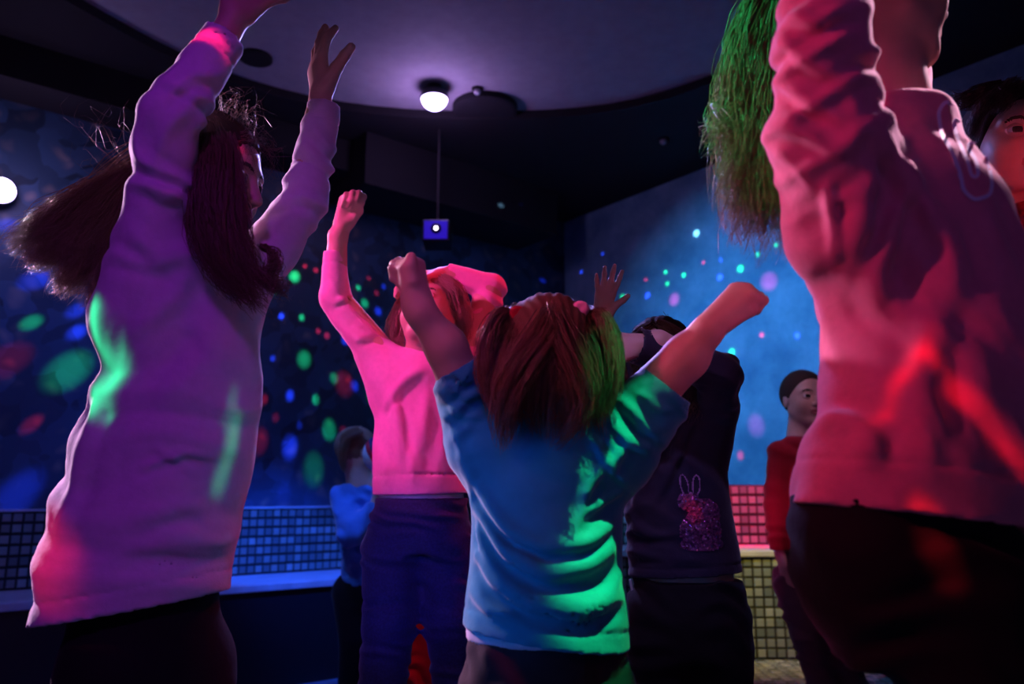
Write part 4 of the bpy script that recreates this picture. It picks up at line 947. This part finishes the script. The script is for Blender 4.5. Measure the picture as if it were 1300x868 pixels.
s = SDF(); scalp(s, hd, .02); s.post.append(streaks(hd, .0015)); hc = s.obj('hair', M['cap_hairdark'], root, .0045)
L1 = [(wl((835, 410, 1.60), (862, 425, 1.59), (880, 465, 1.58), (884, 500, 1.57), (876, 530, 1.56)), [.012, .018, .018, .016, .008], 200), (wl((835, 412, 1.62), (805, 430, 1.6), (798, 470, 1.58), (800, 520, 1.58)), [.012, .02, .02, .01], 160), (wl((840, 410, 1.70), (860, 450, 1.75), (862, 500, 1.76), (860, 560, 1.76)), [.03, .045, .05, .03], 180)]
hair_mesh('hair_strands', L1, M['hair'], hc, .001, seed=7, frizz=.007, kink=1)
# sequin rabbit: a decal mesh laid on the shirt surface
def rabbit_in(x, y):   # pixel space silhouette
    def e(cx_, cy_, rx, ry, a=0):
        ca, sa = math.cos(a), math.sin(a); u_ = (x - cx_) * ca + (y - cy_) * sa; v_ = -(x - cx_) * sa + (y - cy_) * ca; return (u_ / rx) ** 2 + (v_ / ry) ** 2 < 1
    return e(889, 674, 26, 24) or e(893, 655, 20, 22, .3) or e(875, 637, 15, 12, .3) or e(868.5, 616, 5.5, 14, -.22) or e(883.5, 616, 5.5, 14, .05) or e(889, 691, 26, 9) or e(911, 690, 7, 6)
M['sequins'] = mat('violet_sequins', (.55, .20, .45), .22, metal=.85, noise=160, col2=(.12, .04, .16), bump=[(700, .9, .002)])
M['earline'] = mat('faint_purple_print', (.42, .20, .38), .5)
M['seqbright'] = mat('bright_sequins', (.9, .5, .8), .12, metal=1)
rs = random.Random(3); sv, sf, smi = [], [], []
for x, iy in [(ix + (iy // 2 % 2), iy) for iy in range(628, 702, 2) for ix in range(858, 922, 2)] + [(ix * 1.2, iy * 1.2) for iy in range(500, 524) for ix in range(715, 770)]:
    for _ in (0,):
        if not rabbit_in(x, iy): continue
        ear = iy < 628; edge = not all(rabbit_in(x + a_, iy + b_) for a_, b_ in ((1.8, 0), (-1.8, 0), (0, 1.8), (0, -1.8)))
        if ear and not edge: continue
        p = on_surface(dshirt, x, iy, 1.46)
        if p is None: continue
        g = np.array([dshirt.full((p + e_).astype(f32)[None])[0] - dshirt.full((p - e_).astype(f32)[None])[0] for e_ in np.eye(3) * .003]); nn = unit(unit(g) + np.array([rs.gauss(0, .28) for _ in range(3)]))
        c_ = p + unit(g) * .0022; a_ = unit(np.cross(nn, (0, 0, 1))); b_ = np.cross(nn, a_); n0 = len(sv); R_s = .0011 if ear else .0024
        for j in range(6): sv.append(c_ + (a_ * math.cos(j * math.pi / 3) + b_ * math.sin(j * math.pi / 3)) * R_s)
        for j in range(6): sv.append(sv[n0 + j] - nn * .0006)
        fc = [[n0 + j for j in range(6)]] + [[n0 + j, n0 + 6 + j, n0 + 6 + (j + 1) % 6, n0 + (j + 1) % 6] for j in range(6)]
        sf += fc; smi += [1 if ear else (2 if rs.random() < .06 else 0)] * len(fc)
if sf:
    o = mesh_obj('sequin_rabbit', sv, sf, [M['sequins'], M['earline'], M['seqbright']], root, mi=np.array(smi), kind='stuff'); o['label'] = 'rabbit of violet sequins'

# ===== girl in the coral sweatshirt, front right
Y = .92
root = empty('person', (P(1160, 700, Y)[0], Y, 0), 'girl in coral pink sweatshirt with outlined chest letter, arm up, nearest at right', 'person', 'dancing children')
hd = Head(P(1108, -4, .96), (1, .12, .06), .215)
neck = P(1125, 150, .97)
tor = [st(150, Y, 1065, 1195, .065, .03), st(190, Y, 1040, 1228, .09, .02), st(260, Y, 1022, 1262, .105), st(340, Y, 1030, 1290, .11), st(420, Y, 1054, 1310, .112), st(480, Y, 1044, 1322, .115), st(520, Y, 1040, 1325, .115), st(560, Y, 1024, 1328, .118), st(605, Y, 1008, 1335, .12), st(690, Y, 1010, 1340, .12)]
aR = ([P(1085, 215, .85), P(1042, 20, .80), P(1085, -110, .82), P(1095, -150, .82)], [.040, .036, .025, .021])
aL = ([P(1135, 190, 1.02), P(1130, 0, 1.10), P(1100, -120, 1.1), P(1100, -150, 1.1)], [.038, .034, .024, .021])
kl = [([V(.49, .88, .74), V(.49, .87, .42), V(.48, .88, .09)], [.070, .056, .040]), ([V(.54, .99, .74), V(.57, .99, .42), V(.58, 1.0, .09)], [.080, .058, .040])]
hands = [((aR[0][3], V(.02, 0, 1), V(.6, -.6, 0)), dict(L=.16, curl=.2)), ((aL[0][3], V(.02, 0, 1), V(.6, .6, 0)), dict(L=.16, curl=.2))]
bodyskin(root, hd, neck, tor[:6], [aR, aL], kl, hands, .0035)
def b(s):
    s.lft(tor, .03); s.ell(P(1135, 165, .95), (.07, .075, .035), None, .04)
    s.chain([P(1075, 290, .88), P(1058, 190, .84), P(1042, 60, .80), P(1050, -30, .80), P(1086, -125, .82)], [.072, .062, .050, .046, .032], .04)
    s.chain([P(1145, 260, 1.0), P(1138, 100, 1.07), P(1125, 0, 1.1), P(1100, -130, 1.1)], [.055, .044, .04, .03], .03)
    s.cap(P(1008, 175, .83), P(1060, 185, .83), .026, .05, .03)
hemp = P(1110, 652, Y); hemn = V(-.13, -.02, -1)
posts = [wrinkle(41, .008, .045, P(1045, 100, .80), .13, (.35, 0, -.9), .5), wrinkle(42, .008, .07, P(1090, 350, .84), .18, (.95, 0, .2), .45), wrinkle(43, .006, .08, P(1150, 520, .82), .25, (.8, 0, .5), .5),
         *folds(b, .62, [([(992, 55), (1030, 85), (1068, 98)], .012, .008), ([(990, 105), (1025, 130), (1066, 150)], .012, .008), ([(978, 160), (1020, 170), (1062, 195)], .010, .008), ([(1000, 20), (1040, 30), (1070, 10)], .010, .008), ([(990, 195), (1020, 225), (1035, 250)], .008, .007), ([(1110, 215), (1085, 320), (1062, 420), (1052, 520)], .014, .011, (1, 0)), ([(1150, 240), (1115, 350), (1090, 470)], .012, .010, (1, 0)), ([(1050, 240), (1060, 310), (1062, 380)], .010, .007, (1, 0)),
            ([(1120, 400), (1105, 500), (1104, 580)], .012, .013, (1, 0)), ([(1110, 160), (1170, 260), (1225, 340)], .010, .012, (-.7, -.7)), ([(1068, 430), (1056, 500), (1045, 570)], .010, .012, (1, 0)), ([(1180, 420), (1170, 520), (1180, 590)], .008, .016, (1, 0)), ([(1040, 540), (1070, 575), (1080, 600)], .007, .011, (1, 0))]),
         band(hemp, hemn, .05, .002)]
rshirt = SDF(); b(rshirt); rshirt.post += posts
garment(root, 'sweatshirt', M['coral'], b, .004, posts, [], [(hemp, hemn, .025, .4)])
def strip(pts, w_, off=.002):     # flat print band on the sweatshirt following pixel points
    sv, sf = [], []
    for i, (x, y) in enumerate(pts):
        x0, y0 = pts[max(i - 1, 0)]; x1, y1 = pts[min(i + 1, len(pts) - 1)]; tx, ty = x1 - x0, y1 - y0; l_ = math.hypot(tx, ty) + 1e-6; nx, ny = -ty / l_, tx / l_
        for sg in (-1, 1):
            p = on_surface(rshirt, x + nx * w_ * sg, y + ny * w_ * sg, .66)
            if p is None: p = P(x, y, .85)
            d_ = unit(V(0, 0, CAM_Z) - p); sv.append(p + d_ * off)
    for i in range(len(pts) - 1): sf.append([2 * i, 2 * i + 1, 2 * i + 3, 2 * i + 2])
    n0 = len(sv); sv += [v_ + np.array([0, .0015, 0]) for v_ in sv[:n0]]
    return sv, sf + [[q_ + n0 for q_ in ff[::-1]] for ff in sf]
def smooth_path(p, n=60):
    p = np.array(p, float); d_ = np.r_[0, np.cumsum(np.hypot(*np.diff(p, axis=0).T))]; t = np.linspace(0, d_[-1], n); q_ = np.stack([np.interp(t, d_, p[:, 0]), np.interp(t, d_, p[:, 1])], 1)
    for _ in range(2): q_[1:-1] = (q_[:-2] + 2 * q_[1:-1] + q_[2:]) / 4
    return [tuple(a) for a in q_]
M['print'] = mat('pale_lilac_print', (.85, .75, .95), .6)
gv, gf = [], []
G_out = [(1241, 159), (1221, 139), (1201, 127), (1191, 141), (1195, 169), (1209, 193), (1219, 218), (1223, 242), (1237, 254), (1257, 248), (1260, 234), (1254, 201), (1244, 179), (1229, 181), (1229, 190), (1239, 201), (1243, 224), (1234, 226), (1228, 203), (1214, 172), (1210, 153), (1217, 150), (1230, 168), (1241, 159)]
for a_, f_ in [strip(smooth_path(G_out, 110), 2.6)]: gf += [[q_ + len(gv) for q_ in ff] for ff in f_]; gv += a_
o = mesh_obj('chest_letter', gv, gf, M['print'], root); o['label'] = 'outlined letter G printed on the chest'
trousers(root, 'trousers', M['black'], [st(630, Y, 1008, 1245, .10), st(700, Y, 1004, 1255, .105), st(770, Y, 1022, 1260, .10), st(840, Y, 1066, 1262, .09)], [(l[0], [r_ + .012 for r_ in l[1]]) for l in kl], .006, [wrinkle(44, .004, .06, None, None, (.3, 0, 1), .5), ridge([P(1010, 700, .82), P(1120, 712, .81), P(1250, 706, .82)], .003, .004)], P(1100, 622, Y - .1))
for l in kl: shoe(root, l[0][-1], (1, .1))
s = SDF(); scalp(s, hd, .02); s.post.append(streaks(hd)); hc = s.obj('hair', M['cap_hairdark'], root, .0045)
L1 = []
for i, (x0, x1, y1) in enumerate([(930, 912, 180), (945, 925, 260), (955, 935, 300), (970, 950, 310), (985, 975, 320), (965, 1000, 270), (960, 1015, 240), (990, 1000, 300)]):
    L1.append((wl((1075, -110, .97), (1010, -60, .98), (x0 + 10, 30, .99), (x0, 130, .99), (mid(x0, x1, .6), mid(130, y1, .6), .98), (x1, y1, .97)), [.02, .03, .024, .022, .022, .010], 230))
L1.append((wl((1060, -80, .97), (1000, 0, 1.0), (955, 110, 1.0), (955, 200, 1.0), (950, 280, .99)), [.03, .04, .038, .038, .02], 300))
hair_mesh('hair_strands', L1, M['hair'], hc, .0009, seed=12, frizz=.008, kink=1.3)

# ===== person at the far right edge
Y = 1.42
root = empty('person', (P(1330, 500, Y)[0], Y, 0), 'dark-haired grinning person in red patterned top at the right edge', 'person')
hd = Head(P(1285, 182, 1.42), (-.12, -1, -.12), .215, mouth=.45)
neck = P(1300, 262, 1.47)
tor = [st(282, 1.47, 1262, 1358, .06), st(315, 1.47, 1225, 1395, .09), st(400, 1.47, 1235, 1385, .105), st(520, 1.47, 1245, 1375, .10), st(650, 1.47, 1240, 1385, .11)]
aR = ([P(1235, 330, 1.47), P(1260, 480, 1.42), P(1290, 600, 1.35)], [.045, .036, .024]); aL = ([P(1390, 330, 1.47), P(1400, 480, 1.47), P(1390, 600, 1.4)], [.045, .036, .024])
kl = [([V(.86, 1.47, .84), V(.87, 1.45, .47), V(.88, 1.48, .09)], [.09, .06, .04]), ([V(1.03, 1.47, .84), V(1.04, 1.45, .47), V(1.04, 1.48, .09)], [.09, .06, .04])]
hands = [((aR[0][2], V(.2, -.2, -1), V(1, 0, 0)), dict(L=.17, curl=.3)), ((aL[0][2], V(-.1, -.2, -1), V(-1, 0, 0)), dict(L=.17, curl=.3))]
bodyskin(root, hd, neck, tor, [aR, aL], kl, hands, .0035)
def b(s):
    s.lft(tor, .03); s.ell(P(1306, 290, 1.47), (.08, .08, .045), None, .04)
    for a in (aR, aL): s.chain([p for p in a[0]], [r_ + .014 for r_ in a[1]], .03)
garment(root, 'top', M['patterned'], b, .006, [wrinkle(51, .006, .06, None, None, (.4, 0, 1), .5)], [])
trousers(root, 'trousers', M['black'], [st(620, 1.47, 1243, 1380, .10), st(680, 1.47, 1240, 1385, .115)], [(l[0], [r_ + .014 for r_ in l[1]]) for l in kl], .007)
for l in kl: shoe(root, l[0][-1], (0, -1))
s = SDF(); scalp(s, hd, .02); pass; hc = s.obj('hair', M['cap_hairdark'], root, .0045)
L1 = [(wl((1290, 112, 1.34), (1262, 120, 1.32), (1240, 145, 1.33), (1232, 180, 1.36)), [.010, .012, .012, .008], 160), (wl((1275, 108, 1.38), (1245, 118, 1.38), (1225, 130, 1.4), (1210, 122, 1.42)), [.012, .018, .018, .01], 160), (wl((1290, 110, 1.35), (1310, 115, 1.33), (1330, 145, 1.34), (1338, 190, 1.38)), [.012, .016, .016, .01], 140), (wl((1290, 108, 1.36), (1280, 116, 1.325), (1270, 128, 1.32), (1262, 140, 1.33)), [.02, .02, .02, .01], 200)]
hair_mesh('hair_strands', L1, M['hairdark'], hc, .0009, seed=13, frizz=.006)
mb = MB()
for i in range(6):
    x = 1.0
for i in range(7):
    c_ = hd.w(.345 - .004 * abs(i - 3), (i - 3) * .026, -.243); mb.box(c_, hd.R[1] * .0025, hd.R[0] * .002, hd.R[2] * .0035)
mb.obj('teeth', M['teeth'], root)

# ===== small boy in blue by the left bench
Y = 3.3
root = empty('person', (P(455, 800, Y)[0], Y, 0), 'small boy in blue sweater with folded arms beside the blue mosaic bench', 'person')
hd = Head(P(456, 574, Y), (.78, .55, 0), .205)
neck = P(458, 616, Y)
tor = [st(618, Y, 438, 482, .05), st(634, Y, 430, 490, .075), st(680, Y, 433, 490, .085), st(745, Y, 434, 490, .085)]
aL = ([P(435, 632, 3.27), P(446, 678, 3.15), P(472, 650, 3.2), P(476, 640, 3.22)], [.036, .033, .025, .02]); aR = ([P(487, 632, 3.33), P(497, 675, 3.3), P(480, 640, 3.3), P(478, 630, 3.3)], [.036, .033, .025, .02])
kl = [([P(447, 752, 3.3), P(449, 810, 3.28), V(-.64, 3.3, .09)], [.070, .046, .034]), ([P(476, 752, 3.32), P(477, 810, 3.30), V(-.56, 3.32, .09)], [.070, .046, .034])]
hands = [((aL[0][3], V(.1, 0, 1), V(.6, .6, 0)), dict(L=.12, curl=.4)), ((aR[0][3], V(.05, -.1, 1), V(-.6, .4, 0)), dict(L=.12, curl=.4))]
bodyskin(root, hd, neck, tor, [aL, aR], kl, hands, .005)
def b(s):
    s.lft(tor, .03); s.ell(P(460, 626, Y), (.07, .06, .03), None, .04)
    for a in (aL, aR): s.chain(a[0][:3], [r_ + .016 for r_ in a[1][:3]], .03)
garment(root, 'sweater', M['blueshirt'], b, .006, [wrinkle(61, .008, .06, None, None, (.7, 0, .6), .5), ridge([P(436, 640, 3.2), P(455, 690, 3.2), P(440, 730, 3.2)], .012, .014), ridge([P(470, 655, 3.18), P(445, 672, 3.17)], .01, .012), band(P(460, 735, Y), (0, 0, -1), .02, .004)], [plane(P(460, 742, Y), (0, 0, -1))])
trousers(root, 'trousers', M['black'], [st(735, Y, 440, 484, .070), st(765, Y, 439, 486, .074)], [(l[0], [r_ + .012 for r_ in l[1]]) for l in kl], .007)
for l in kl: shoe(root, l[0][-1], (.8, .5))
s = SDF(); scalp(s, hd, .0); s.post.append(streaks(hd, .001)); hc = s.obj('hair', M['cap_hairlight'], root, .004)
hair_mesh('hair_strands', [(wl((457, 546, 3.2 + dy * .5), (440, 552, 3.2 + dy * .3), (434, 572, 3.22 + dy), (437, 598, 3.25 + dy)), [.02, .025, .022, .01], 120) for dy in (-.02, .04, .1)], M['hairlight'], hc, .0016, seed=14)
# ball held in front of his face
bc = P(485, 576, 3.12); mb = MB(); R_b = .076
mb.lathe(bc, [(R_b * math.sin(a), -R_b * math.cos(a)) for a in np.linspace(0.02, math.pi - .02, 24)], 40, unit((.75, -.2, .5)))
M['bw'] = mat('white_ball_skin', (.85, .85, .88), .4, noise=60); M['brr'] = mat('red_ball_skin', (.6, .02, .05), .4, noise=60); M['bn'] = mat('navy_ball_skin', (.02, .03, .12), .4, noise=60)
o = mb.obj('ball', [M['bw'], M['brr'], M['bn']], None, True, origin=tuple(bc)); ax = unit((.75, -.2, .5))
for pg in o.data.polygons:
    k_ = np.array(pg.center).dot(ax) / R_b; pg.material_index = 0 if k_ < -.35 else (1 if k_ < -.05 else 2)
tag(o, 'white, red and navy ball held at the face of the boy in blue', 'ball')

# ===== boy in the dark red jacket by the right bench
Y = 2.85
root = empty('person', (P(1020, 800, Y)[0], Y, 0), 'short-haired boy in dark red jacket standing before the red-lit bench', 'person')
hd = Head(P(1022, 507, Y), (.12, -1, .02), .212)
neck = P(1020, 552, Y + .02)
tor = [st(560, Y, 1000, 1045, .05), st(578, Y, 988, 1058, .075), st(640, Y, 992, 1056, .085), st(700, Y, 988, 1060, .085)]
aR = ([P(993, 575, Y), P(987, 640, Y), P(990, 700, 2.82)], [.034, .030, .020]); aL = ([P(1053, 575, Y), P(1060, 640, Y), P(1058, 700, 2.82)], [.034, .030, .020])
kl = [([P(1012, 740, Y), P(1026, 800, 2.8), V(1.09, 2.86, .09)], [.070, .048, .034]), ([P(1048, 740, Y), P(1052, 800, 2.82), V(1.20, 2.86, .09)], [.070, .048, .034])]
hands = [((aR[0][2], P(1000, 735, 2.78) - P(990, 700, 2.82), V(1, .3, 0)), dict(L=.135, curl=(.25, .3, .35, .4), thumb_side=-1, spread=.05)), ((aL[0][2], V(0, -.1, -1), V(-1, .3, 0)), dict(L=.135, curl=.3))]
bodyskin(root, hd, neck, tor, [aL, aR], kl, hands, .004)
def b(s):
    s.lft(tor, .03); s.ell(P(1022, 566, Y), (.075, .06, .035), None, .04)
    s.chain(aR[0], [.050, .046, .034], .012); s.chain(aL[0], [.050, .046, .034], .012)
garment(root, 'jacket', M['redjacket'], b, .006, [wrinkle(71, .005, .06, None, None, (.3, 0, 1), .5)], [plane(P(1022, 697, Y), (0, 0, -1))])
trousers(root, 'trousers', M['mauve'], [st(690, Y, 1000, 1050, .07), st(720, Y, 998, 1056, .08)], [(l[0], [r_ + .014 for r_ in l[1]]) for l in kl], .006, [wrinkle(72, .008, .06, None, None, (.25, 0, 1), .6)])
for l in kl: shoe(root, l[0][-1], (0, -1))
s = SDF(); scalp(s, hd, .008); s.obj('hair', M['cap_hairdark'], root, .004)

# ===== child in red trousers hidden behind the girl in pink
Y = 2.6
root = empty('person', (P(535, 800, Y)[0], Y, 0), 'child in red trousers standing hidden behind the girl in blue jeans', 'person')
hd = Head(P(538, 575, Y), (.2, -1, 0), .19)
neck = P(537, 612, Y)
tor = [st(618, Y, 515, 560, .045), st(632, Y, 503, 572, .065), st(680, Y, 506, 566, .075), st(720, Y, 504, 566, .075)]
aR = ([P(508, 632, Y), P(512, 680, 2.55), P(532, 690, 2.5)], [.03, .026, .02]); aL = ([P(567, 632, Y), P(566, 680, 2.55), P(545, 690, 2.5)], [.03, .026, .02])
kl = [([P(523, 730, Y), P(529, 790, Y), V(-.31, 2.6, .09)], [.066, .048, .036]), ([P(549, 730, Y), P(546, 790, Y), V(-.25, 2.62, .09)], [.066, .048, .036])]
hands = [((aR[0][2], V(1, 0, 0), V(0, 1, 0)), dict(L=.12, curl=.3)), ((aL[0][2], V(-1, 0, 0), V(0, 1, 0)), dict(L=.12, curl=.3))]
bodyskin(root, hd, neck, tor, [aL, aR], kl, hands, .005)
def b(s):
    s.lft(tor, .03); s.ell(P(537, 620, Y), (.06, .05, .03), None, .04)
    for a in (aL, aR): s.chain(a[0], [r_ + .012 for r_ in a[1]], .02)
garment(root, 'top', M['redtrouser'], b, .007)
trousers(root, 'trousers', M['redtrouser'], [st(712, Y, 506, 566, .07), st(740, Y, 508, 564, .072)], [(l[0], [.074, .062, .056]) for l in kl], .006, [wrinkle(81, .010, .05, None, None, (.2, 0, 1), .6)])
for l in kl: shoe(root, l[0][-1], (0, -1))
s = SDF(); scalp(s, hd, .0); s.obj('hair', M['cap_hairdark'], root, .006)
